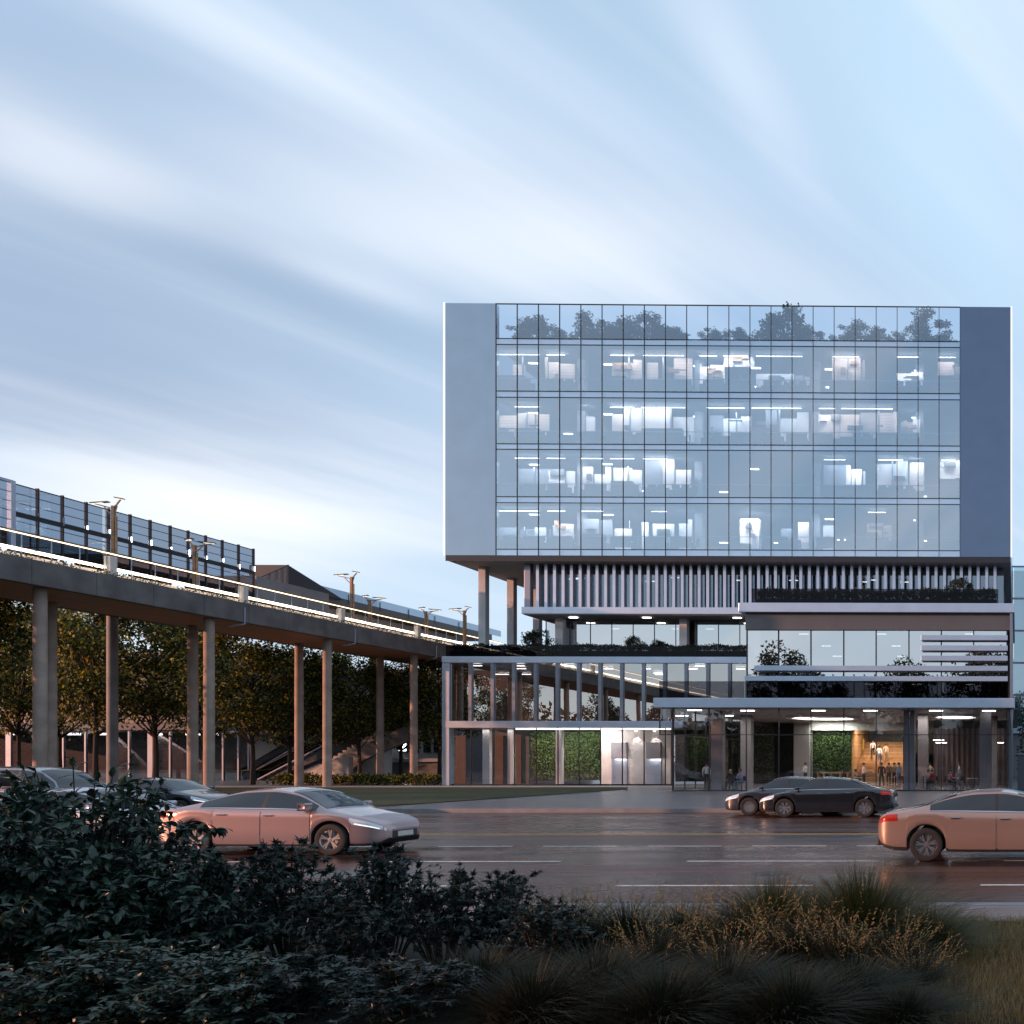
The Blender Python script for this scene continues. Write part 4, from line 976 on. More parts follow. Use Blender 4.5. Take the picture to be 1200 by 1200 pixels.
# trees and shrubs on the roof terrace behind the parapet glass
rp = [make_tree(50 + i, 3.0, .5, 1.15, 1, 2600, .16, M['leaf_roof'], 'roof_tree', .6, .06, 34) for i in range(3)]
rz_ = Zs[4][1] - .05
rs = [(618, .72), (637, .98), (662, .80), (692, .88), (714, .86), (738, 1.10), (766, .92), (790, .74), (815, .66), (836, .60), (866, .72), (892, .88), (921, 1.12), (948, .78), (975, .70), (1003, .74), (1030, .78), (1058, .82), (1086, 1.0), (1108, .6)]
plants = 0
for i, (px, s) in enumerate(rs):
    t = rp[i % 3] if i < 3 else copy_tree(rp[i % 3])
    Y = 74.3 + 1.2 * ((i * 7) % 3)
    side = 'from the left' if i < 10 else 'from the right'; n_ = i if i < 10 else 19 - i
    place(t, (ax(px, Y), Y, rz_), i * 1.7, f'bushy roof tree behind the top glass parapet, {ORD[n_]} {side}', (s * 1.8, s * 1.4, s * 1.10)); t['category'] = 'tree'; t['group'] = 'trees on the tower roof'
# broad trees across the street, met in the mirror glass
bp_ = [make_tree(80 + i, 17.5, 5.5, 6.0, 1, 5200, .55, M['leaf_far'], 'tall_tree', .7, .3, 60) for i in range(2)]
for i, (x, y, s) in enumerate([(-37, -31, 1.12), (-30, -38, .85), (-17.5, -32, 1.0), (-5, -30, 1.1), (1, -36, 1.12), (-64, -30, .75), (-78, -33, .8), (-96, -34, .75)]):
    t = bp_[i % 2] if i < 2 else copy_tree(bp_[i % 2])
    place(t, (x, y, 0), i * 1.3, f'broad tree across the street, {ORD[i]} of the row mirrored in the glass', s); t['category'] = 'tree'; t['group'] = 'trees across the street'
# leaves planted in boxes on the terraces
M['leaf_bright'] = leafmat('bright plant wall leaves', (.04, .09, .025), (.16, .24, .08), .5, .2)
def hedge(name, x0, x1, y0, y1, z0, z1, n, ls, m, label, seed, cat='hedge', wob=.35, parent=None):
    r = random.Random(seed); mb = MB()
    for i in range(n):
        x = r.uniform(x0, x1); hgt = z0 + (z1 - z0) * (1 - wob + wob * (.5 + .5 * math.sin(x * 2.3 + seed) * math.sin(x * .9)))
        p = Vector((x, r.uniform(y0, y1), z0 + (hgt - z0) * r.random() ** .7))
        leaf_quad(mb, p, rv(r) + Vector((0, -.3, .4)), rv(r) + Vector((0, -.6, .6)), ls * r.uniform(.7, 1.3), ls * .6)
    root = empty(name, ((x0 + x1) / 2, (y0 + y1) / 2, z0), label, cat)
    mb.build('foliage', m, root)
    if cat == 'plant wall': MB().box(x0, x1, y1 + .01, y1 + .08, z0, z1).build('backing', M['black'], root)
    mb = MB()
    for i in range(int((x1 - x0) / .5)): x = x0 + (i + .5) * .5; mb.tube([(x, (y0 + y1) / 2, z0), (x + r.uniform(-.1, .1), (y0 + y1) / 2, z0 + (z1 - z0) * .6)], .015, 5)
    mb.build('stem', M['bark'], root)
    return root
hedge('planter_hedge', px0 + .5, px1 - .2, PY + .3, PY + .85, pz(762), pz(754), 6000, .17, M['leaf_dark'], 'long low dark hedge in the terrace planter above the podium', 1)
hedge('planter_hedge', vx(882), vx(1167), VY + .65, VY + 1.45, vz(700), vz(686.5), 5200, .17, M['leaf_dark'], 'low dark hedge in the planter on the pavilion roof', 2)
hedge('green_wall', ax(622, 76.5), ax(703, 76.5), 76.4, 76.8, PZ + .3, pz(856), 5200, .15, M['leaf_bright'], 'lit green plant wall inside the podium shop windows', 3, 'plant wall', 0)
hedge('green_wall', ax(788, 76), ax(905, 76), 76.2, 76.6, PZ + .2, 4.9, 4600, .15, M['leaf_roof'], 'dim green plant wall behind the left part of the lobby', 4, 'plant wall', 0)
hedge('green_wall', ax(950, 79), ax(996.5, 79), 79.0, 79.4, PZ + .3, az(960, 857, 79), 4000, .15, M['leaf_bright'], 'bright green plant wall beside the timber lobby stair', 5, 'plant wall', 0)
area((ax(973, 77), 77.8, cz - .3), (R(25), 0, 0), 3, .3, 150, (.95, 1, .85))
hedge('green_wall', .15, 9, 60.6, 61.5, .3, 5.6, 3600, .22, M['leaf_dark'], 'dark climbing hedge above the grey garden wall at the right edge', 6, 'hedge', .1)
hedge('low_hedge', ax(318, 73), ax(512, 73), 72.6, 74, PZ, PZ + .9, 3400, .22, M['leaf_street'], 'low clipped hedge along the pale path under the footbridge', 8, 'hedge', .3)
sb = [make_tree(120 + i, 1.9, .15, 1.1, 1, 1900, .15, M['leaf_dark'], 'terrace_shrub', .5, .04, 34) for i in range(2)]
for i, (px, Y, zb, s, lb) in enumerate([(627, 73.2, pz(766), 1.05, 'rounded dark shrub on the terrace beside the tower columns'), (744, 73.2, pz(766), .78, 'rounded shrub before the terrace glazing, nearer its middle'), (772, 73.2, pz(766), .66, 'smaller shrub just right of the middle terrace shrub'),
                                       (1125, 59.4, vz(703), .82, 'large dark shrub on the pavilion roof'), (1098, 59.4, vz(703), .5, 'small shrub left of the large one on the pavilion roof')]):
    t = sb[i % 2] if i < 2 else copy_tree(sb[i % 2])
    place(t, (ax(px, Y), Y, zb), i, lb, s); t['category'] = 'shrub'; t['group'] = 'shrubs on the terraces'

# wood and an added dark bank across the street behind the viewpoint: what the lower glass mirrors
r = random.Random(90); mb = MB()
for i in range(22000):
    x = r.uniform(-320, 90); hgt = 9.5 + 2.2 * math.sin(x * .11) + 1.6 * math.sin(x * .37 + 1) + 1.0 * math.sin(x * 1.1)
    p = Vector((x, r.uniform(-62, -46), hgt * r.random() ** .7))
    leaf_quad(mb, p, rv(r), rv(r) + Vector((0, 0, .7)), 1.5 * r.uniform(.6, 1.3), 1.0)
tag(mb.build('woodland', M['leaf_far']), kind='stuff')

M['bank'] = mat('added dark backing bank', (.018, .022, .014), .95, 0, .35, .4, .5, 3)
vs = []; nx = 160
for i in range(nx + 1):
    x = -900 + 1300 * i / nx; hh = 9.2 + 1.6 * math.sin(x * .05) + 1.0 * math.sin(x * .17 + 2)
    for (y, z) in ((-52, -.02), (-58, hh * .75), (-64, hh), (-80, hh * .9), (-110, -.02)): vs.append((x, y, z))
mb = MB(); mb.add(vs, [(5 * i + k, 5 * i + 5 + k, 5 * i + 6 + k, 5 * i + 1 + k) for i in range(nx) for k in range(4)])
tag(mb.build('added_backing_bank', M['bank'], smooth=True), kind='structure')  # unseen bank added so no bright sky shows through the mirrored wood
# ------------------------------------------------------------------ cars
def pchip(xs, ys):
    xs = np.array(xs, float); ys = np.array(ys, float); h = np.diff(xs); dl = np.diff(ys) / h
    d = np.zeros_like(ys); d[0] = dl[0]; d[-1] = dl[-1]
    for i in range(1, len(xs) - 1):
        if dl[i - 1] * dl[i] > 0:
            w1 = 2 * h[i] + h[i - 1]; w2 = h[i] + 2 * h[i - 1]; d[i] = (w1 + w2) / (w1 / dl[i - 1] + w2 / dl[i])
    def f(x):
        x = min(max(x, xs[0]), xs[-1]); i = min(max(int(np.searchsorted(xs, x)) - 1, 0), len(h) - 1)
        t = (x - xs[i]) / h[i]; a = t * t * (3 - 2 * t)
        h10 = t * (1 - t) ** 2; h11 = t * t * (t - 1)
        return (1 - a) * ys[i] + a * ys[i + 1] + h[i] * (h10 * d[i] + h11 * d[i + 1])
    return f
SEDAN = dict(L=2.42, wb=(-1.42, 1.42), r=.335, roof=1.43,
    sh=[(-2.42, .74), (-2.36, .86), (-2.2, .95), (-1.5, .98), (-.4, .955), (.9, .93), (1.6, .85), (2.05, .75), (2.3, .65), (2.42, .52)],
    top=[(-2.42, .76), (-2.36, .885), (-2.2, .985), (-1.85, 1.04), (-1.5, 1.12), (-.95, 1.32), (-.4, 1.42), (.05, 1.435), (.5, 1.37), (.95, 1.16), (1.28, .985), (1.6, .905), (2.05, .795), (2.3, .675), (2.42, .535)],
    w=[(-2.42, .60), (-2.36, .74), (-2.15, .84), (-1.5, .905), (0, .915), (1.4, .91), (1.9, .85), (2.2, .76), (2.36, .62), (2.42, .48)],
    bot=[(-2.42, .46), (-2.3, .30), (-2.0, .22), (0, .19), (2.0, .19), (2.3, .22), (2.42, .34)], win=(-1.35, 1.12), ws=(.42, 1.22), rw=(-1.72, -.85), doors=((-.98, -.02), (.0, 1.02)))
SUV = dict(L=2.4, wb=(-1.42, 1.45), r=.37, roof=1.82,
    sh=[(-2.4, .85), (-2.34, 1.02), (-2.2, 1.10), (-1.5, 1.14), (0, 1.12), (1.0, 1.09), (1.7, 1.03), (2.1, .95), (2.32, .82), (2.4, .62)],
    top=[(-2.4, .9), (-2.36, 1.12), (-2.25, 1.45), (-2.05, 1.7), (-1.6, 1.80), (-.6, 1.84), (.1, 1.82), (.5, 1.74), (.95, 1.45), (1.25, 1.16), (1.6, 1.09), (2.1, .99), (2.32, .85), (2.4, .64)],
    w=[(-2.4, .74), (-2.34, .84), (-2.1, .91), (-1.4, .945), (0, .95), (1.4, .945), (1.95, .90), (2.25, .80), (2.4, .58)],
    bot=[(-2.4, .50), (-2.25, .36), (-1.9, .28), (0, .25), (1.9, .25), (2.25, .30), (2.4, .44)], win=(-1.95, 1.12), ws=(.5, 1.2), rw=(-2.3, -2.02), doors=((-1.0, -.02), (.0, 1.02)))
M['car_glass'] = mat('dark car glass', (.010, .012, .016), .05, 0, .02, 1, spec=.8)
M['tyre'] = mat('tyre rubber', (.015, .015, .016), .8, 0, .15, 8)
M['rim'] = mat('alloy wheel', (.42, .42, .44), .3, .9, .06, 4)
M['lamp_clear'] = mat('headlamp lens', (.70, .74, .80), .08, .2, .05, 5)
M['lamp_red'] = mat('tail lamp lens', (.35, .015, .012), .12, 0, .1, 6)
M['lamp_on'] = emit('headlamp running light', (.92, .95, 1.0), 1.3)
M['tail_on'] = emit('tail lamp lit', (1.0, .10, .06), .45)
M['trim'] = mat('black plastic trim', (.02, .02, .022), .5, 0, .1, 6)
M['chrome'] = mat('chrome strip', (.55, .55, .57), .15, 1.0, .03, 2)
M['plate'] = mat('plain number plate', (.55, .55, .52), .5, 0, .03, 2)
def paint(name, c, metal=.35, rough=.28): return mat(name, c, rough, metal, .03, 1.5, coat=1.0)
class Surf:
    def __init__(s, D):
        s.D = D; s.sh = pchip(*zip(*D['sh'])); s.top = pchip(*zip(*D['top'])); s.w = pchip(*zip(*D['w'])); s.bot = pchip(*zip(*D['bot']))
    def arch(s, x):
        z = 0
        for c in s.D['wb']:
            rr = s.D['r'] + .055
            if abs(x - c) < rr: z = max(z, s.D['r'] + math.sqrt(rr * rr - (x - c) ** 2))
        return z
    def ring(s, x):
        """half section from the belly to the roof centre"""
        w, zs, zt, zb = s.w(x), s.sh(x), s.top(x), s.bot(x)
        zl = max(zb, s.arch(x)); zl = min(zl, zs - .08)
        cab = max(0.0, min(1.0, (zt - zs - .04) / .28))
        pts = [(0, zl if zl > zb else zb), (w * .80, zl if zl > zb + .0 else zb)]
        prof = [(.0, .955), (.10, .985), (.30, 1.0), (.52, .998), (.68, .992), (.80, .995), (.92, .985), (1.0, .955)]
        pts += [(w * k, zl + (zs - zl) * t) for t, k in prof]
        bw_ = w * .925; rw = (w * .69) * cab + (w * .86) * (1 - cab)
        zr = zt - (.055 * cab + .018 * (1 - cab)); zr = max(zr, zs + .008)
        b0 = zs + min(.02, (zr - zs) * .4)
        for t in (0, .25, .5, .75, 1): pts.append((bw_ + (rw - bw_) * (t ** 1.15), b0 + (zr - b0) * t))
        for t, k in ((.45, .55), (.72, .80), (1, .0)):
            yy = rw * (1 - t) if k else 0
            pts.append((rw * (1 - t), zr + (zt - zr) * (1 - (1 - t) ** 2.4)))
        return pts
def car_mesh(D):
    s = Surf(D); L = D['L']; xs = list(np.linspace(-L, L, 150))
    for c in D['wb']:
        for a in (-1, 1):
            for e in (-.004, .004): xs.append(c + a * (D['r'] + .055 + e))
    xs = sorted(xs); rings = [s.ring(x) for x in xs]; n = len(rings[0]); mb = MB()
    vs = []
    for x, rg in zip(xs, rings):
        vs += [(x, -y, z) for y, z in rg] + [(x, y, z) for y, z in rg[-2:0:-1]]
    m = 2 * n - 2; fs = []; mi = []
    for i in range(len(xs) - 1):
        for j in range(m):
            fs.append((i * m + j, (i + 1) * m + j, (i + 1) * m + (j + 1) % m, i * m + (j + 1) % m))
            jj = j if j < n - 1 else m - 1 - j
            mi.append(1 if jj == 0 or (jj == 1 and s.arch((xs[i] + xs[i + 1]) / 2) > s.bot(xs[i]) + .05) else (1 if jj <= 2 else 0))
    fs += [tuple(range(m)), tuple((len(xs) - 1) * m + j for j in range(m - 1, -1, -1))]; mi += [0, 0]
    mb.v = vs; mb.f = fs; mb.m = mi
    return s, mb
def side_point(s, x, u, sgn, off=.004):
    """u 0..1 up the door side, 1..2 up the glasshouse"""
    rg = s.ring(x)
    if u <= 1: seg = rg[2:10]; t = u * (len(seg) - 1)
    else: seg = rg[10:15]; t = (u - 1) * (len(seg) - 1)
    i = min(int(t), len(seg) - 2); f = t - i
    y = seg[i][0] * (1 - f) + seg[i + 1][0] * f; z = seg[i][1] * (1 - f) + seg[i + 1][1] * f
    ny, nz = (seg[i + 1][1] - seg[i][1]), -(seg[i + 1][0] - seg[i][0]); l = math.hypot(ny, nz) or 1
    return Vector((x, sgn * (y + off * ny / l), z + off * nz / l))
def side_patch(s, x0, x1, u0, u1, sgn, off, nx=16, nu=8, keep=None):
    mb = MB(); P = [[side_point(s, x0 + (x1 - x0) * i / nx, u0 + (u1 - u0) * j / nu, sgn, off) for j in range(nu + 1)] for i in range(nx + 1)]
    vs = [p for row in P for p in row]; fs = []
    for i in range(nx):
        for j in range(nu):
            if keep and not keep(x0 + (x1 - x0) * (i + .5) / nx): continue
            f = (i * (nu + 1) + j, (i + 1) * (nu + 1) + j, (i + 1) * (nu + 1) + j + 1, i * (nu + 1) + j + 1); fs.append(f if sgn < 0 else f[::-1])
    mb.v = [tuple(v) for v in vs]; mb.f = fs; mb.m = [0] * len(fs)
    return mb
def top_patch(s, x0, x1, off, nx=14, ny=10, inset=.93):
    mb = MB(); vs = []
    for i in range(nx + 1):
        x = x0 + (x1 - x0) * i / nx; rg = s.ring(x); rw, zr = rg[14]; zt = s.top(x)
        for j in range(ny + 1):
            t = -1 + 2 * j / ny; y = rw * inset * t; z = zr + (zt - zr) * (1 - abs(t * inset) ** 2.4) + off
            vs.append((x, y, z))
    mb.v = vs; mb.f = [(i * (ny + 1) + j, (i + 1) * (ny + 1) + j, (i + 1) * (ny + 1) + j + 1, i * (ny + 1) + j + 1) for i in range(nx) for j in range(ny)]
    mb.m = [0] * len(mb.f); return mb
def make_car(D, pm, spokes=5, lights=True):
    root = empty('parked_car' if False else 'car', (0, 0, 0))
    s, mb = car_mesh(D)
    mb.build('body', [pm, M['trim']], root, smooth=True, angle=32)
    L = D['L']; a, b = D['win']
    ok = lambda x: s.top(x) - s.sh(x) > .15
    xw = [x for x in np.linspace(a, b, 60) if ok(x)]; wa, wb_ = xw[0], xw[-1]
    bpil = D['doors'][0][1]
    for sg in (-1, 1):
        for (x0, x1) in ((wa, bpil - .035), (bpil + .035, wb_)):
            side_patch(s, x0, x1, 1.10, 1.90, sg, .006).build('side_window', M['car_glass'], root, smooth=True)
        side_patch(s, bpil - .034, bpil + .034, 1.10, 1.90, sg, .007, 3, 6).build('pillar_trim', M['trim'], root, smooth=True)
        side_patch(s, wa - .03, wb_ + .04, 1.03, 1.08, sg, .009).build('window_trim', M['chrome'], root)
        for (x0, x1) in D['doors']:
            ok2 = lambda x: True
            d = side_patch(s, x0, x1 - .015, .10, .965, sg, .007, keep=lambda x: s.arch(x) < .3).build('door', pm, root, smooth=True)
            p = side_point(s, x0 + .14, .80, sg, .02)
            MB().bbox(p.x - .09, p.x + .09, p.y - .018, p.y + .018, p.z - .014, p.z + .014, .006).build('handle', M['chrome'], d)
        side_patch(s, D['wb'][0] + D['r'] + .08, D['wb'][1] - D['r'] - .08, .02, .09, sg, .012).build('sill_trim', M['trim'], root)
        # mirror
        p = side_point(s, wb_ - .16, 1.06, sg, .0)
        mb = MB(); mb.bbox(p.x - .05, p.x + .10, p.y + (sg * .05), p.y + sg * .21, p.z + .02, p.z + .125, .03); mb.bar((p.x + .02, p.y - sg * .02, p.z + .03), (p.x + .02, p.y + sg * .08, p.z + .06), .04)
        mb.build('mirror', pm, root, smooth=True)
        # lamps wrap round the corners
        h = side_patch(s, L - .62, L - .03, .66, .93, sg, .008, 10, 3).build('headlight', M['lamp_clear'], root, smooth=True)
        side_patch(s, L - .52, L - .10, .68, .73, sg, .013, 10, 1).build('running_light', M['lamp_on'], h)
        t = side_patch(s, -L + .015, -L + .42, .70, .94, sg, .008, 8, 3).build('taillight', M['lamp_red'], root, smooth=True)
        side_patch(s, -L + .03, -L + .34, .80, .86, sg, .013, 8, 1).build('light_bar', M['tail_on'], t)
    top_patch(s, D['ws'][0], D['ws'][1], .008).build('windshield', M['car_glass'], root, smooth=True)
    top_patch(s, D['rw'][0], D['rw'][1], .008).build('rear_window', M['car_glass'], root, smooth=True)
    zf = s.sh(L - .05)
    MB().bbox(L - .04, L + .012, -.42, .42, .34, .50, .02).build('grille', M['trim'], root)
    MB().bbox(L + .013, L + .022, -.26, .26, .36, .47, .004).build('number_plate', M['plate'], root)
    MB().bbox(-L - .012, -L + .03, -.30, .30, .55, .70, .015).build('number_plate', M['plate'], root)
    MB().bbox(-L - .02, -L + .25, -.66, .66, .30, .42, .03).build('rear_valance', M['trim'], root)
    r = D['r']
    for c in D['wb']:
        for sg in (-1, 1):
            yo = sg * (s.w(c) - .012); W = .21
            mb = MB(); pr = [(r * .66, 0), (r * .80, -.012), (r * .95, 0), (r, .03), (r, W - .03), (r * .95, W), (r * .66, W)]
            mb.lathe([(rr, -sg * t if sg > 0 else t) for rr, t in pr], 36, 'y', (c, yo, r))
            wl = mb.build('wheel', M['tyre'], root, smooth=True)
            mb = MB(); mb.lathe([(r * .67, sg * -.005), (r * .63, sg * -.02), (r * .60, sg * -.11), (.001, sg * -.12)], 32, 'y', (c, yo, r))
            for q in range(spokes):
                an = 2 * math.pi * q / spokes + .3
                for dq in (-.14, .14):
                    mb.bar((c + .05 * math.cos(an), yo - sg * .03, r + .05 * math.sin(an)), (c + r * .63 * math.cos(an + dq), yo - sg * .022, r + r * .63 * math.sin(an + dq)), .035, .03, (0, 1, 0))
            mb.lathe([(.001, sg * -.01), (.05, sg * -.012), (.06, sg * -.04)], 16, 'y', (c, yo, r))
            mb.build('rim', M['rim'], wl, smooth=True)
    return root
def car_at(root, px, Y, rz, label, z=0.0):
    place(root, (ax(px, Y), Y, z), rz, label); root['category'] = 'car'; root['group'] = 'cars on the road'
P_rose = paint('champagne rose car paint', (.36, .25, .25), .4)
P_silver = paint('silver car paint', (.38, .42, .50), .6)
P_grey = paint('steel grey car paint', (.20, .225, .28), .6)
P_dark = paint('dark blue grey car paint', (.035, .042, .058), .4)
P_black = paint('black car paint', (.012, .014, .019), .2, .2)
P_copper = paint('pale copper car paint', (.32, .225, .19), .4)
car_at(make_car(SEDAN, P_rose), 345, 21.0, 0, 'champagne rose coupe driving right behind the leafy shrubs')
car_at(make_car(SEDAN, P_silver, 10), 105, 21.2, 0, 'silver saloon close behind the champagne rose coupe')
car_at(make_car(SUV, P_grey), 52, 30.5, 0, 'steel grey tall wagon at the left edge')
car_at(make_car(SEDAN, P_dark, 7), 188, 33.6, 0, 'dark saloon behind the silver saloon, only its roof showing')
car_at(make_car(SEDAN, P_black, 7), 972, 34.4, math.pi, 'near black saloon in front of the lobby glass')
car_at(make_car(SEDAN, P_dark, 10), 930, 36.0 - .6, math.pi, 'dark blue grey saloon half hidden behind the near black saloon')
car_at(make_car(SEDAN, P_copper, 7), 1170, 19.6, 0, 'pale copper saloon leaving at the right edge')

# ------------------------------------------------------------------ people
SEG = {'stand': dict(pel=(0, 0, .95), chest=(0, .0, 1.30), neck=(0, .0, 1.48), head=(0, .03, 1.60), top=(0, .02, 1.72),
        sh=(.18, 0, 1.42), el=(.23, -.02, 1.13), wr=(.22, .06, .90), ha=(.21, .09, .80), hip=(.09, 0, .90), kn=(.10, .02, .50), an=(.10, -.02, .08), to=(.12, .14, .04)),
       'carry': dict(pel=(0, 0, .95), chest=(0, .0, 1.30), neck=(0, .0, 1.48), head=(0, .03, 1.60), top=(0, .02, 1.72),
        sh=(.18, 0, 1.42), el=(.24, .04, 1.14), wr=(.18, .27, 1.14), ha=(.15, .36, 1.16), hip=(.09, 0, .90), kn=(.10, .05, .50), an=(.10, -.02, .08), to=(.12, .14, .04)),
       'sit': dict(pel=(0, 0, .50), chest=(0, .06, .86), neck=(0, .1, 1.04), head=(0, .14, 1.16), top=(0, .13, 1.28),
        sh=(.18, .08, .98), el=(.25, .16, .74), wr=(.16, .36, .74), ha=(.12, .44, .76), hip=(.10, .03, .48), kn=(.12, .44, .50), an=(.12, .42, .08), to=(.13, .58, .04))}
def walk(d):
    return d
def body_mesh(pose, asym=0.0):
    J = SEG[pose]; V = []; E_ = []; Rr = []; tagv = []
    def add(p, r, t, par=None):
        V.append(p); Rr.append(r); tagv.append((t, Vector(p)))
        if par is not None: E_.append((par, len(V) - 1))
        return len(V) - 1
    lp = lambda a, b, t: tuple(a[i] + (b[i] - a[i]) * t for i in range(3))
    pel = add(J['pel'], .145, 'leg'); w = add(lp(J['pel'], J['chest'], .45), .125, 'top', pel); ch = add(J['chest'], .15, 'top', w)
    uc = add(lp(J['chest'], J['neck'], .65), .11, 'top', ch); nk = add(J['neck'], .055, 'skin', uc); hd0 = add(lp(J['neck'], J['head'], .6), .07, 'skin', nk)
    hd = add(J['head'], .095, 'skin', hd0); add(J['top'], .07, 'skin', hd)
    for s in (-1, 1):
        m = lambda k, dy=0, dz=0: (J[k][0] * s, J[k][1] + dy, J[k][2] + dz)
        st = s * asym
        sh = add(m('sh'), .065, 'top', uc); el = add(m('el', -st * .25), .046, 'top', sh); wr = add(m('wr', -st * .8), .034, 'skin', el); add(m('ha', -st * 1.0), .036, 'skin', wr)
        hp = add(m('hip'), .10, 'leg', pel); kn = add(m('kn', st * .5 + abs(st) * .1), .062, 'leg', hp); an = add(m('an', st * 1.1 - (st < 0) * .1, (st < 0) * .1), .042, 'leg', kn); add(m('to', st * 1.1 - (st < 0) * .08, (st < 0) * .05), .04, 'shoe', an)
    me = bpy.data.meshes.new('body'); me.from_pydata(V, E_, []); o = bpy.data.objects.new('body', me); COL.objects.link(o)
    md = o.modifiers.new('s', 'SKIN'); md.use_smooth_shade = True
    me.skin_vertices[0].data[0].use_root = True
    for i, r in enumerate(Rr): me.skin_vertices[0].data[i].radius = (r, r * (.72 if tagv[i][0] in ('top', 'leg') and i < 4 else 1))
    o.modifiers.new('d', 'SUBSURF').levels = 1
    dg = bpy.context.evaluated_depsgraph_get(); out = bpy.data.meshes.new_from_object(o.evaluated_get(dg))
    bpy.data.objects.remove(o)
    order = ['skin', 'top', 'leg', 'shoe']; idx = []
    pts = [(tagv[a], tagv[b]) for a, b in E_]
    for f in out.polygons:
        c = f.center; best = 9; bt = 'top'
        for t, p in tagv:
            d = (c - p).length
            if d < best: best = d; bt = t
        # limb midpoints keep the cloth of the segment
        for (ta, pa), (tb, pb_) in pts:
            q = pa.lerp(pb_, .5); d = (c - q).length
            if d < best: best = d; bt = ta if ta != 'skin' else tb
        idx.append(order.index(bt))
    out.materials.clear()
    for k in range(4): out.materials.append(None)
    out.polygons.foreach_set('material_index', idx); out.polygons.foreach_set('use_smooth', [True] * len(idx))
    return out, J
_pose = {}
_cm = {}
def cloth(c, r=.85):
    k = tuple(c)
    if k not in _cm: _cm[k] = mat('cloth', c, r, 0, .12, 9)
    return _cm[k]
SK = [(.48, .31, .23), (.40, .25, .17), (.22, .13, .09)]
M['hair_dark'] = mat('dark hair', (.02, .014, .011), .6, 0, .2, 20); M['hair_blond'] = mat('blond hair', (.42, .28, .13), .6, 0, .2, 20)
def person(pose, px, py, Y, rz, top, leg, label, skin=0, hair='hair_dark', asym=0.0, z=None, long=False, h=1.0):
    key = (pose, asym)
    if key not in _pose: _pose[key] = body_mesh(pose, asym)
    me, J = _pose[key]; me = me.copy()
    for i, c in enumerate((SK[skin], top, leg, (.02, .02, .022))): me.materials[i] = cloth(c, .6 if i == 0 else .85)
    x = ax(px, Y); zz = PZ + .013 if z is None else z
    root = empty('person', (x, Y, zz), label, 'person', 'people in and around the lobby'); root.rotation_euler = (0, 0, rz); root.scale = (h, h, h)
    o = bpy.data.objects.new('body', me); COL.objects.link(o); o.parent = root
    hd = Vector(J['head']) + Vector((0, -.012, .03)); mb = MB(); n = 14; vs = []; fs = []
    for i in range(8):
        th = (i / 7) * (1.75 if not long else 2.2)
        for j in range(n):
            a = 2 * math.pi * j / n; f = 1.0 if math.sin(a) < .3 else .80
            t = th * f; vs.append(hd + Vector((.100 * math.sin(t) * math.cos(a), .112 * math.sin(t) * math.sin(a) - .008, .118 * math.cos(t))))
    fs = [(i * n + j, i * n + (j + 1) % n, (i + 1) * n + (j + 1) % n, (i + 1) * n + j) for i in range(7) for j in range(n)]
    mb.v = [tuple(v) for v in vs]; mb.f = fs; mb.m = [0] * len(fs)
    off = root.location.copy(); ob = mb.build('hair', M[hair], None, smooth=True); ob.parent = root
    return root
W_ = (.72, .72, .74); K_ = (.02, .02, .024); B_ = (.10, .14, .25); G_ = (.16, .16, .17); RD = (.45, .03, .04); PK = (.55, .25, .32); YL = (.65, .45, .03)
pi = math.pi
person('stand', 828, 0, 60.6, .2, W_, K_, 'person in white shirt and dark trousers seen from behind at the left lobby glass')
person('sit', 836, 0, 61.3, 1.4, (.30, .2, .14), G_, 'seated person in brown top beside the white shirted one at left')
person('sit', 857, 0, 60.8, .8, K_, K_, 'seated blond person in black jacket near the left lobby columns', 0, 'hair_blond', long=True)
person('sit', 869, 0, 61.0, 2.6, (.30, .38, .55), B_, 'seated person in pale blue top right of the blond one', 1, h=1.05)
person('carry', 944, 0, 68, 1.2, W_, K_, 'person in white shirt standing by the pale pier')
person('carry', 1012, 0, 62.0, -1.2, W_, K_, 'waiter in white shirt carrying a tray before the timber stair')
person('sit', 1004, 0, 64, 1.0, (.4, .3, .25), K_, 'seated person low beside the waiter', 1)
person('stand', 1033, 0, 66.0, 3.0, K_, K_, 'person in black, leftmost of the standing row before the stair', 1, asym=.08)
person('stand', 1041.5, 0, 67.0, .3, (.12, .10, .10), K_, 'person in dark grey, second of the standing row', 0, asym=.05)
person('stand', 1048, 0, 67.5, -.4, (.26, .18, .11), K_, 'person in brown jacket, third of the standing row', 0)
person('stand', 1053.5, 0, 66.2, 1.0, (.22, .32, .45), B_, 'person in blue shirt at the right end of the standing row', 1)
person('sit', 1060, 0, 61.4, -.9, (.05, .06, .09), K_, 'seated person in navy beside the dark lobby column', 0, h=1.05)
person('sit', 1086, 0, 61.2, -1.4, (.42, .45, .5), B_, 'seated person in grey top facing the red topped one', 1)
person('sit', 1094, 0, 61.0, 1.3, RD, K_, 'seated person in bright red top', 0)
person('stand', 1090, 0, 65.5, .4, (.5, .36, .3), G_, 'standing person in beige behind the red topped one', 1)
person('sit', 1112, 0, 61.2, -1.2, PK, K_, 'seated person in pink shirt leaning on a table', 0)
person('stand', 1124, 0, 63.0, 1.6, (.42, .46, .52), (.2, .22, .26), 'person in pale grey walking left at the right lobby side', 0, asym=.16)
def stair_z(Y): i = int((Y - 80) / .36); return PZ + .013 + (i + 1) * .165
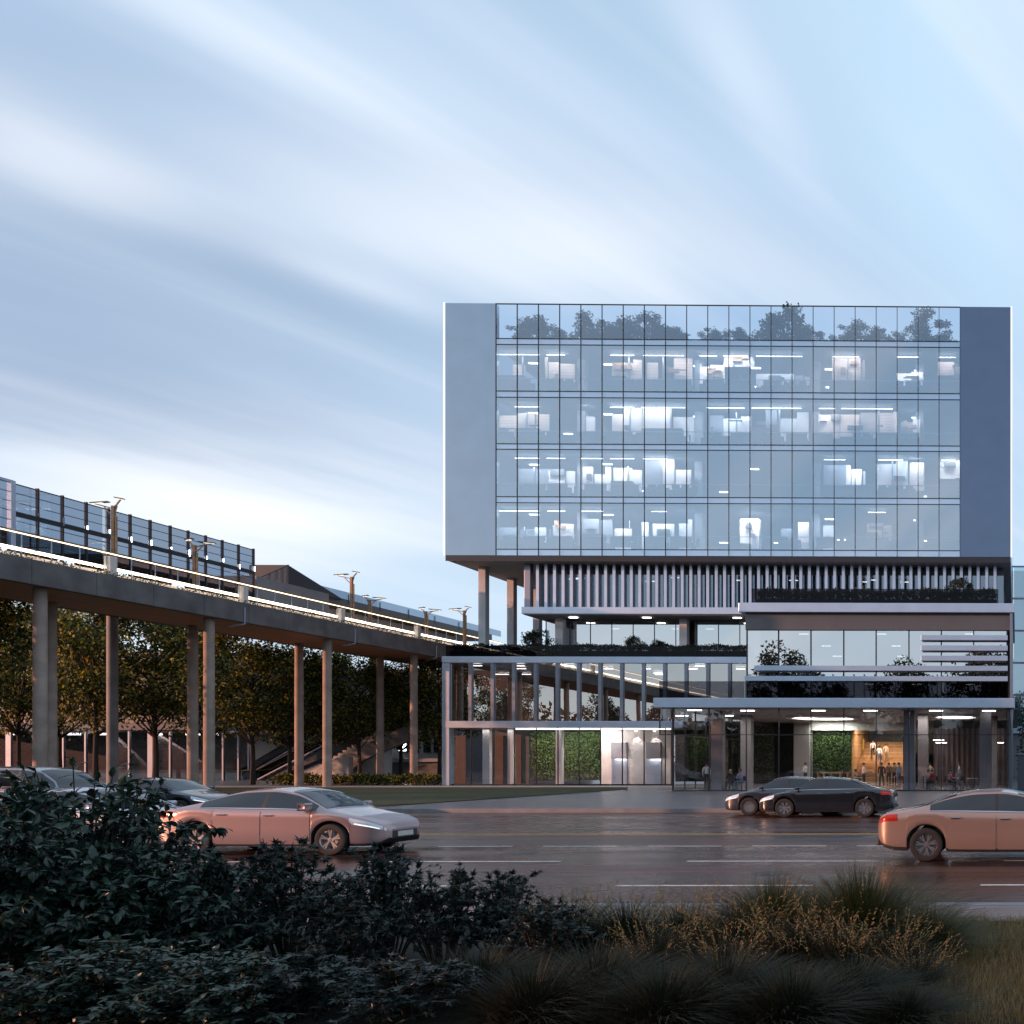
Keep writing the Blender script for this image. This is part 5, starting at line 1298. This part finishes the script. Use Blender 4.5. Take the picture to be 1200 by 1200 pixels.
for px, Y, t_, l_, lb in ((1010.5, 85.8, K_, YL, 'person in yellow skirt climbing the timber stair'), (1023, 84.0, (.5, .5, .55), K_, 'person in grey top midway up the timber stair'), (1030.5, 83.0, W_, B_, 'person in white top lower on the timber stair'), (1038, 83.6, (.45, .34, .26), (.3, .2, .15), 'person in tan at the right side of the timber stair')):
    person('stand', px, 0, Y, .2, t_, l_, lb, asym=.1, z=stair_z(Y))
# tables and chairs of the lobby
def make_table(h=.74):
    t = empty('round_table', (0, 0, 0)); MB().lathe([(.001, h), (.36, h), (.38, h - .012), (.36, h - .03), (.001, h - .03)], 28, 'z').build('table_top', M['table_top'], t, smooth=True)
    MB().cyl(0, 0, .03, h - .03, .035).build('pedestal', M['dark_metal'], t, smooth=True); MB().lathe([(.24, 0), (.24, .015), (.04, .04), (.001, .04)], 24, 'z').build('foot', M['dark_metal'], t, smooth=True); return t
def make_chair():
    c = empty('chair', (0, 0, 0)); MB().bbox(-.22, .22, -.22, .22, .43, .47, .015).build('seat', M['chair_fabric'], c)
    MB().bbox(-.21, .21, -.24, -.20, .55, .86, .015).build('backrest', M['chair_fabric'], c)
    for x in (-.19, .19):
        for y in (-.2, .19): MB().bar((x, y, .43), (x * 1.12, y * 1.12, 0), .025).build('leg', M['dark_metal'], c)
        MB().bar((x, -.2, .45), (x, -.23, .6), .022).build('back_post', M['dark_metal'], c)
    return c
tb = make_table(); ch = make_chair(); first = [True, True]
for px, Y, lb in ((832, 61.2, 'small round table beside the white shirted person at left'), (863, 61.3, 'small round table between the blond and the blue topped person'), (1007, 63.2, 'round table next to the waiter'), (1066, 61.9, 'round table beside the navy clad seated person'),
                  (1090, 61.4, 'round table between the grey and red topped people'), (1117, 61.8, 'round table before the pink shirted person'), (1139, 61.2, 'empty round table furthest right in the lobby')):
    t = tb if first[0] else copy_tree(tb); first[0] = False
    place(t, (ax(px, Y), Y, PZ + .013), 0, lb); t['category'] = 'table'; t['group'] = 'round tables in the lobby'
for px, Y, rz, lb in ((836, 61.3, 1.4, 'chair under the brown topped person'), (857, 60.8, .8, 'chair under the blond person'), (869, 61.0, 2.6, 'chair under the blue topped person'), (1004, 64, 1.0, 'chair beside the waiter'), (1060, 61.4, -.9, 'chair under the navy clad person'),
                      (1086, 61.2, -1.4, 'chair under the grey topped seated person'), (1094, 61.0, 1.3, 'chair under the red topped person'), (1112, 61.2, -1.2, 'chair under the pink shirted person'), (1131, 61.3, -1.0, 'empty chair left of the empty table'), (1146, 61.5, 1.6, 'empty chair right of the empty table')):
    c = ch if first[1] else copy_tree(ch); first[1] = False
    place(c, (ax(px, Y), Y, PZ + .013), rz, lb); c['category'] = 'chair'; c['group'] = 'chairs in the lobby'
# tray carried by the waiter
tr = MB().lathe([(.001, 0), (.19, 0), (.2, .02), (.19, .012), (.001, .012)], 20, 'z').build('tray', M['white_metal'], None, smooth=True)
place(tr, (ax(1012, 62) + .36, 62.14, PZ + 1.2), 0); tag(tr, 'round pale tray held by the waiter', 'tray')
# timber bench tables by the bright plant wall
for i, (px, Y, lb) in enumerate(((972, 72, 'long timber table in front of the bright plant wall'), (980, 68, 'second timber table nearer the glass, right of the first'))):
    x = ax(px, Y); t = empty('timber_table', (x, Y, PZ + .013), lb, 'table', 'timber tables in the lobby')
    MB().bbox(x - 1.0, x + 1.0, Y - .35, Y + .35, .98 + PZ, 1.04 + PZ, .01).build('table_top', M['wood'], t)
    for sx in (-.85, .85): MB().bbox(x + sx - .05, x + sx + .05, Y - .3, Y + .3, PZ + .013, .975 + PZ, .01).build('leg', M['wood'], t)
# ------------------------------------------------------------------ office furniture behind the tower glass
def make_desk():
    d = empty('office_desk', (0, 0, 0))
    MB().bbox(-.8, .8, -.38, .38, .71, .74, .008).build('desk_top', M['furniture'], d)
    for x in (-.76, .76): MB().box(x - .02, x + .02, -.34, .34, 0, .708).build('leg', M['furniture'], d)
    for x in (-.38, .38):
        m_ = MB().bbox(x - .30, x + .30, .05, .08, .90, 1.27, .008).build('monitor', M['screen_dark'], d); MB().box(x - .03, x + .03, .07, .1, .742, .95).build('stand', M['furniture'], m_)
    MB().box(-.8, .8, -.42, -.385, .3, 1.12).build('privacy_panel', M['furniture'], d)
    return d
def make_ochair():
    c = empty('office_chair', (0, 0, 0)); MB().bbox(-.24, .24, -.24, .24, .46, .54, .03).build('seat', M['chair_fabric'], c)
    MB().bbox(-.22, .22, -.28, -.22, .6, 1.15, .03).build('backrest', M['chair_fabric'], c)
    MB().cyl(0, 0, .08, .46, .03).build('gas_column', M['dark_metal'], c)
    for q in range(5): MB().bar((0, 0, .09), (.28 * math.cos(q * 1.257), .28 * math.sin(q * 1.257), .05), .04).build('castor_arm', M['dark_metal'], c)
    return c
dk, oc = make_desk(), make_ochair(); ud = uc_ = False
fl = ['lowest', 'second', 'third', 'topmost']
r = random.Random(5)
for k, pxs in enumerate([(600, 628, 660, 700, 730, 770, 800, 925, 970, 1030), (600, 628, 655, 700, 735, 770, 798, 975, 990, 1010, 1040, 1060, 1110), (590, 615, 640, 688, 730, 760, 790, 835, 870, 905, 935, 965, 1010, 1040, 1065), (590, 612, 645, 662, 725, 745, 775, 800, 838, 870, 905, 935, 985, 1005, 1060, 1080)]):
    for j, px in enumerate(pxs):
        Y = 72.78 + r.random() * .12
        d = copy_tree(dk) if ud else dk; ud = True
        bay = ORD[min(21, max(0, int((px - 581) / 24.73)))]
        place(d, (ax(px, Y), Y, Zs[k][1] - .05), r.choice((0, pi)), f'dark desk with monitors in the {bay} window bay of the {fl[k]} office floor'); d['category'] = 'desk'; d['group'] = 'desks on the office floors'
        if j % 2 == 0:
            c = copy_tree(oc) if uc_ else oc; uc_ = True
            place(c, (ax(px + 14, Y), Y + .05, Zs[k][1] - .05), r.random() * 6, f'office chair by the desk in the {bay} window bay of the {fl[k]} office floor'); c['category'] = 'office chair'; c['group'] = 'chairs on the office floors'

# a few office workers near the tower glass
for i, (px, k, pose) in enumerate(((634, 1, 'sit'), (690, 1, 'stand'), (742, 1, 'sit'), (652, 3, 'stand'), (868, 3, 'stand'), (905, 2, 'sit'), (835, 2, 'stand'), (1043, 2, 'sit'), (990, 3, 'sit'), (667, 0, 'sit'), (708, 2, 'stand'), (1112, 1, 'sit'))):
    bay = ORD[min(21, max(0, int((px - 581) / 24.73)))]
    p = person(pose, px, 0, 72.95, i * 1.3, (K_, G_, B_, (.3, .3, .32))[i % 4], K_, f'office worker {"sitting" if pose == "sit" else "standing"} in the {bay} window bay of the {fl[k]} office floor', i % 3, z=Zs[k][1] - .05)
    p['group'] = 'office workers behind the tower glass'
# ------------------------------------------------------------------ foreground planting
M['leaf_shrub'] = leafmat('glossy dark shrub leaves', (.006, .019, .013), (.024, .056, .036), .38, .12)
M['leaf_maple'] = leafmat('dark pointed leaves', (.007, .016, .013), (.024, .040, .034), .42, .12)
M['twig'] = mat('shrub twig', (.035, .026, .02), .85, 0, .2, 20)
def big_leaf(mb, p, d, n, l, w):
    """ovate leaf with a folded midrib and drooping tip"""
    d = d.normalized(); s = d.cross(n)
    if s.length < 1e-4: s = d.orthogonal()
    s.normalize(); n = s.cross(d)
    def P(t, k, up): return p + d * l * t + s * w * k + n * (up * w - l * .10 * t * t)
    c = [P(0, 0, 0), P(.33, 0, -.02), P(.68, 0, -.02), P(1, 0, -.1)]
    a = [P(.16, .30, .07), P(.42, .5, .13), P(.74, .30, .09)]
    b = [P(.16, -.30, .07), P(.42, -.5, .13), P(.74, -.30, .09)]
    mb.add(c + a + b, [(0, 1, 4), (1, 5, 4), (1, 2, 6, 5), (2, 3, 6), (0, 7, 1), (1, 7, 8), (1, 8, 9, 2), (2, 9, 3)])
def star_leaf(mb, p, d, n, l):
    d = d.normalized(); s = d.cross(n)
    if s.length < 1e-4: s = d.orthogonal()
    s.normalize(); n = s.cross(d)
    o = p; vs = [o]; 
    for a, k in ((-1.5, .38), (-1.1, .26), (-.78, .72), (-.42, .36), (0, 1.0), (.42, .36), (.78, .72), (1.1, .26), (1.5, .38)):
        vs.append(p + d * (l * k * math.cos(a)) + s * (l * k * math.sin(a)) + n * (l * .10 * abs(math.sin(a)) - l * .2 * k * k))
    mb.add(vs, [(0, i, i + 1) for i in range(1, 9)])
def make_shrub(name, seed, h, w, nst, per, ls, m, star=False, spread=1.0, droop=.3, label=None, loc=None, group=None):
    r = random.Random(seed); root = empty(name, (0, 0, 0)); st = MB(); lf = MB()
    for i in range(nst):
        a = r.random() * 2 * pi; q = r.random() ** .6
        hh = h * (1 - .62 * q ** 2.2 * spread) * r.uniform(.78, 1.02); ex = w * q
        b0 = Vector((math.cos(a), math.sin(a), 0)) * w * .25 * q
        tip = Vector((math.cos(a) * ex, math.sin(a) * ex, hh))
        mid = b0.lerp(tip, .5) + Vector((0, 0, hh * .14)) - Vector((math.cos(a), math.sin(a), 0)) * ex * .12
        if not star: tip.z -= ex * droop * .3
        K_ = 8; pts = [(b0 * (1 - t) ** 2 + mid * 2 * t * (1 - t) + tip * t * t) for t in [k / K_ for k in range(K_ + 1)]]
        st.tube(pts, [.012 * (1 - .8 * k / K_) + .0015 for k in range(K_ + 1)], 5)
        # side twigs
        tw = [(pts, 1.0)]
        for k in range(3, K_):
            if r.random() < .75:
                d = rv(r); d.z = abs(d.z) * .4 + .15; d += (pts[k] - Vector((0, 0, pts[k].z))) * .8; d.normalize(); ln = h * r.uniform(.10, .22)
                e = pts[k] + d * ln - Vector((0, 0, ln * droop)); p2 = [pts[k], pts[k].lerp(e, .5) + Vector((0, 0, ln * .12)), e]
                st.tube(p2, [.005, .0035, .0012], 4); tw.append((p2, .55))
        n = per
        for _ in range(n):
            pl, wgt = tw[r.randrange(len(tw))] if len(tw) > 1 and r.random() < .72 else tw[0]
            t = (.25 + .75 * r.random() ** .7) * (len(pl) - 1); k = min(int(t), len(pl) - 2); p = pl[k].lerp(pl[k + 1], t - k); ax_ = (pl[k + 1] - pl[k]).normalized()
            d = ax_ * .55 + rv(r, .6); d.z -= droop if not star else -.05
            s = ls * r.uniform(.65, 1.25)
            nn = rv(r, .35) + Vector((0, 0, 1))
            if star: star_leaf(lf, p, d, nn, s)
            else: big_leaf(lf, p, d, nn, s, s * .5)
    st.build('stem', M['twig'], root, smooth=True); lf.build('foliage', m, root)
    return root
def sp(t, px, Y, label, group, cat, rz=0.0, s=1.0):
    place(t, (ax(px, Y), Y, .10), rz, label, s); t['category'] = cat; t['group'] = group
g1 = 'leafy shrubs at the left'
s1 = make_shrub('leafy_shrub', 1, 2.0, 1.2, 96, 74, .098, M['leaf_shrub'])
s2 = make_shrub('leafy_shrub', 2, 1.62, 1.10, 88, 78, .098, M['leaf_shrub'])
sp(s1, 95, 8.7, 'tallest leafy shrub at the left edge, covering the grey wagon', g1, 'shrub')
sp(s2, 178, 8.1, 'leafy shrub at the lower left, sloping down to the right', g1, 'shrub', .7, (.92, .92, .80))
sp(copy_tree(s2), 5, 7.6, 'leafy shrub cut by the lower left corner', g1, 'shrub', 2.0, .98)
sp(copy_tree(s1), -35, 9.2, 'tall leafy shrub cut by the left edge behind the corner one', g1, 'shrub', 3.0, (.98, .98, .94))
sp(copy_tree(s2), 120, 6.7, 'low leafy shrub at the very bottom left', g1, 'shrub', 4.0, (.85, .85, .42))
sp(copy_tree(s2), 255, 6.6, 'low leafy shrub at the bottom, right of the corner ones', g1, 'shrub', 5.2, (.7, .7, .38))
g2 = 'upright shrubs with pointed leaves'
m1 = make_shrub('pointed_leaf_shrub', 11, 1.42, .62, 32, 60, .083, M['leaf_maple'], True, .8, .1)
m2 = make_shrub('pointed_leaf_shrub', 12, 1.18, .62, 32, 60, .083, M['leaf_maple'], True, .85, .1)
sp(m1, 340, 8.9, 'upright shrub with pointed leaves below the coupe door', g2, 'shrub', 0, (.9, .9, .90))
sp(m2, 275, 8.3, 'shrub with pointed leaves touching the large leafy shrub', g2, 'shrub', 1.0, (.9, .9, .95))
sp(copy_tree(m1), 452, 9.0, 'upright shrub with pointed leaves below the coupe headlamp', g2, 'shrub', 2.2, (.85, .85, .86))
sp(copy_tree(m2), 400, 8.2, 'shrub with pointed leaves in front, between the two upright ones', g2, 'shrub', 3.1, (.9, .9, .80))
sp(copy_tree(m2), 520, 8.6, 'shrub with pointed leaves right of the coupe nose', g2, 'shrub', 4.0, (.85, .85, .82))
sp(copy_tree(m1), 590, 9.0, 'rightmost tall shrub with pointed leaves before the grasses', g2, 'shrub', 5.0, (.8, .8, .66))
sp(copy_tree(m2), 360, 6.8, 'low shrub with pointed leaves at the bottom, left of centre', g2, 'shrub', 5.5, (1, 1, .46))
sp(copy_tree(m2), 480, 6.8, 'low shrub with pointed leaves at the bottom centre', g2, 'shrub', .5, (.9, .9, .44))
sp(copy_tree(m1), 640, 8.3, 'low shrub with pointed leaves mixing with the seed grass', g2, 'shrub', 1.5, (.8, .8, .55))
M['blade'] = leafmat('grass blades', (.010, .018, .006), (.075, .085, .024), .6, .2)
M['blade_dark'] = leafmat('dark grass blades', (.007, .011, .005), (.022, .026, .010), .8, .15)
M['seed'] = leafmat('dry seed heads', (.16, .12, .05), (.36, .28, .13), .7, .3)
M['turf'] = leafmat('turf blades tinted sun gold', (.07, .045, .015), (.42, .27, .10), .6, .25)  # low sun's gold put into the blade colour
def blade(mb, b, d, h, bend, w, K=5):
    pts = []; side = Vector((-d.y, d.x, 0)).normalized() * w
    for k in range(K + 1):
        t = k / K; pts.append(b + Vector((d.x * bend * t * t, d.y * bend * t * t, h * (t - .22 * (bend / max(h, .01)) * t * t * t))))
    vs = []
    for k, p in enumerate(pts): f = 1 - (k / K) ** 1.6; vs += [p - side * f * .5, p + side * f * .5 + Vector((0, 0, .001))]
    mb.add(vs, [(2 * k, 2 * k + 1, 2 * k + 3, 2 * k + 2) for k in range(K)])
    return pts
def make_grass(name, seed, h, w, n, m, nseed=0, thin=.008, lean=1.0):
    r = random.Random(seed); root = empty(name, (0, 0, 0)); mb = MB(); sd_ = MB()
    for i in range(n):
        a = r.random() * 2 * pi; q = r.random() ** .7; d = Vector((math.cos(a), math.sin(a), 0))
        b = d * w * .32 * q + Vector((r.gauss(0, .03), r.gauss(0, .03), 0)); hh = h * r.uniform(.55, 1.0) * (1 - .25 * q)
        a2 = a + r.gauss(0, .5); d2 = Vector((math.cos(a2), math.sin(a2), 0))
        blade(mb, b, d2, hh, w * (.15 + .85 * q) * r.uniform(.5, 1.0) * lean, thin * r.uniform(.7, 1.4))
    for i in range(nseed):
        a = r.random() * 2 * pi; d = Vector((math.cos(a), math.sin(a), 0)); b = d * w * .5 * r.random()
        pts = blade(mb, b, d, h * r.uniform(.75, 1.15), w * r.uniform(.15, .55), .005)
        for t in range(16):
            f = 2.4 + 2.6 * t / 16; k = min(int(f), 4); p = pts[k].lerp(pts[k + 1], f - k)
            leaf_quad(sd_, p, rv(r, .35) + d * .6 + Vector((0, 0, .5)), rv(r) + Vector((0, 0, 1)), .042, .010)
    mb.build('blades', m, root)
    if nseed: sd_.build('seed_heads', M['seed'], root)['kind'] = 'stuff'
    return root
gA = make_grass('grass_clump', 31, 1.12, 1.15, 2900, M['blade'], 5, .0095)
gB = make_grass('seed_grass', 32, .72, .80, 800, M['blade_dark'], 48, .010)
gC = make_grass('low_grass_clump', 33, .70, 1.0, 1400, M['blade_dark'], 0, .012)
gr1, gr2, gr3 = 'tall round grass clumps', 'grasses with dry seed heads', 'low dark grass at the bottom'
sp(gA, 1010, 9.3, 'largest round clump of fine grass in front of the pale copper saloon', gr1, 'grass')
sp(copy_tree(gA), 905, 9.5, 'round grass clump left of the largest one', gr1, 'grass', 1.2, (.85, .85, .84))
sp(copy_tree(gA), 1085, 8.9, 'grass clump leaning right towards the turf', gr1, 'grass', 2.4, (.72, .72, .62))
for i, (px, Y, s, lb) in enumerate([(668, 9.4, .95, 'seed grass right of the last pointed leaf shrub'), (735, 9.3, .98, 'seed grass left of the middle of the road dash'), (800, 9.1, .95, 'seed grass midway along the planting'), (862, 8.7, 1.0, 'seed grass with pale heads left of the round clumps'),
                                    (930, 8.4, .92, 'seed grass in front of the left round clump'), (985, 8.2, .85, 'seed grass in front of the largest clump'), (1045, 8.2, .8, 'seed grass at the right foot of the largest clump'), (770, 8.3, .8, 'lower seed grass in front at the centre'), (850, 7.9, .72, 'lower seed grass in front, right of centre'), (1075, 7.7, .6, 'small seed grass beside the turf')]):
    t = gB if i == 0 else copy_tree(gB); sp(t, px, Y, lb, gr2, 'grass', i * 1.1, s)
for i, (px, Y, s, lb) in enumerate([(560, 7.5, .8, 'low dark grass below the rightmost pointed leaf shrub'), (625, 6.8, .85, 'low dark grass at the bottom centre'), (700, 7.3, .9, 'low dark grass right of the bottom centre'), (775, 6.7, .85, 'low dark grass at the bottom below the seed grass'),
                                    (850, 7.2, .85, 'low dark grass under the front seed grass'), (925, 6.7, .85, 'low dark grass at the bottom right of centre'), (1000, 7.2, .75, 'low dark grass left of the turf'), (1060, 6.7, .6, 'last low dark grass touching the turf')]):
    t = gC if i == 0 else copy_tree(gC); sp(t, px, Y, lb, gr3, 'grass', i * .9, s)
r = random.Random(77); mb = MB()
for i in range(30000):
    Y = r.uniform(6.6, 10.95); x = r.uniform(ax(1010, Y), ax(1290, Y))
    a = r.random() * 2 * pi; blade(mb, Vector((x, Y, .08)), Vector((math.cos(a), math.sin(a), 0)), r.uniform(.08, .20), r.uniform(.02, .10), .006, 3)
tag(mb.build('turf', M['turf']), kind='stuff')

for i, (x, y, s) in enumerate([(-13.0, 7.1, 1.42), (-13.4, 5.6, 1.45)]):  # added out of view to keep sun off the left shrubs
    t = copy_tree(s1); place(t, (x, y, .08), i * 2.0, f'leafy shrub added out of view to shade the planting, {ORD[i]} of two', s); t['category'] = 'shrub'; t['group'] = 'unseen shrubs added to shade the planting'
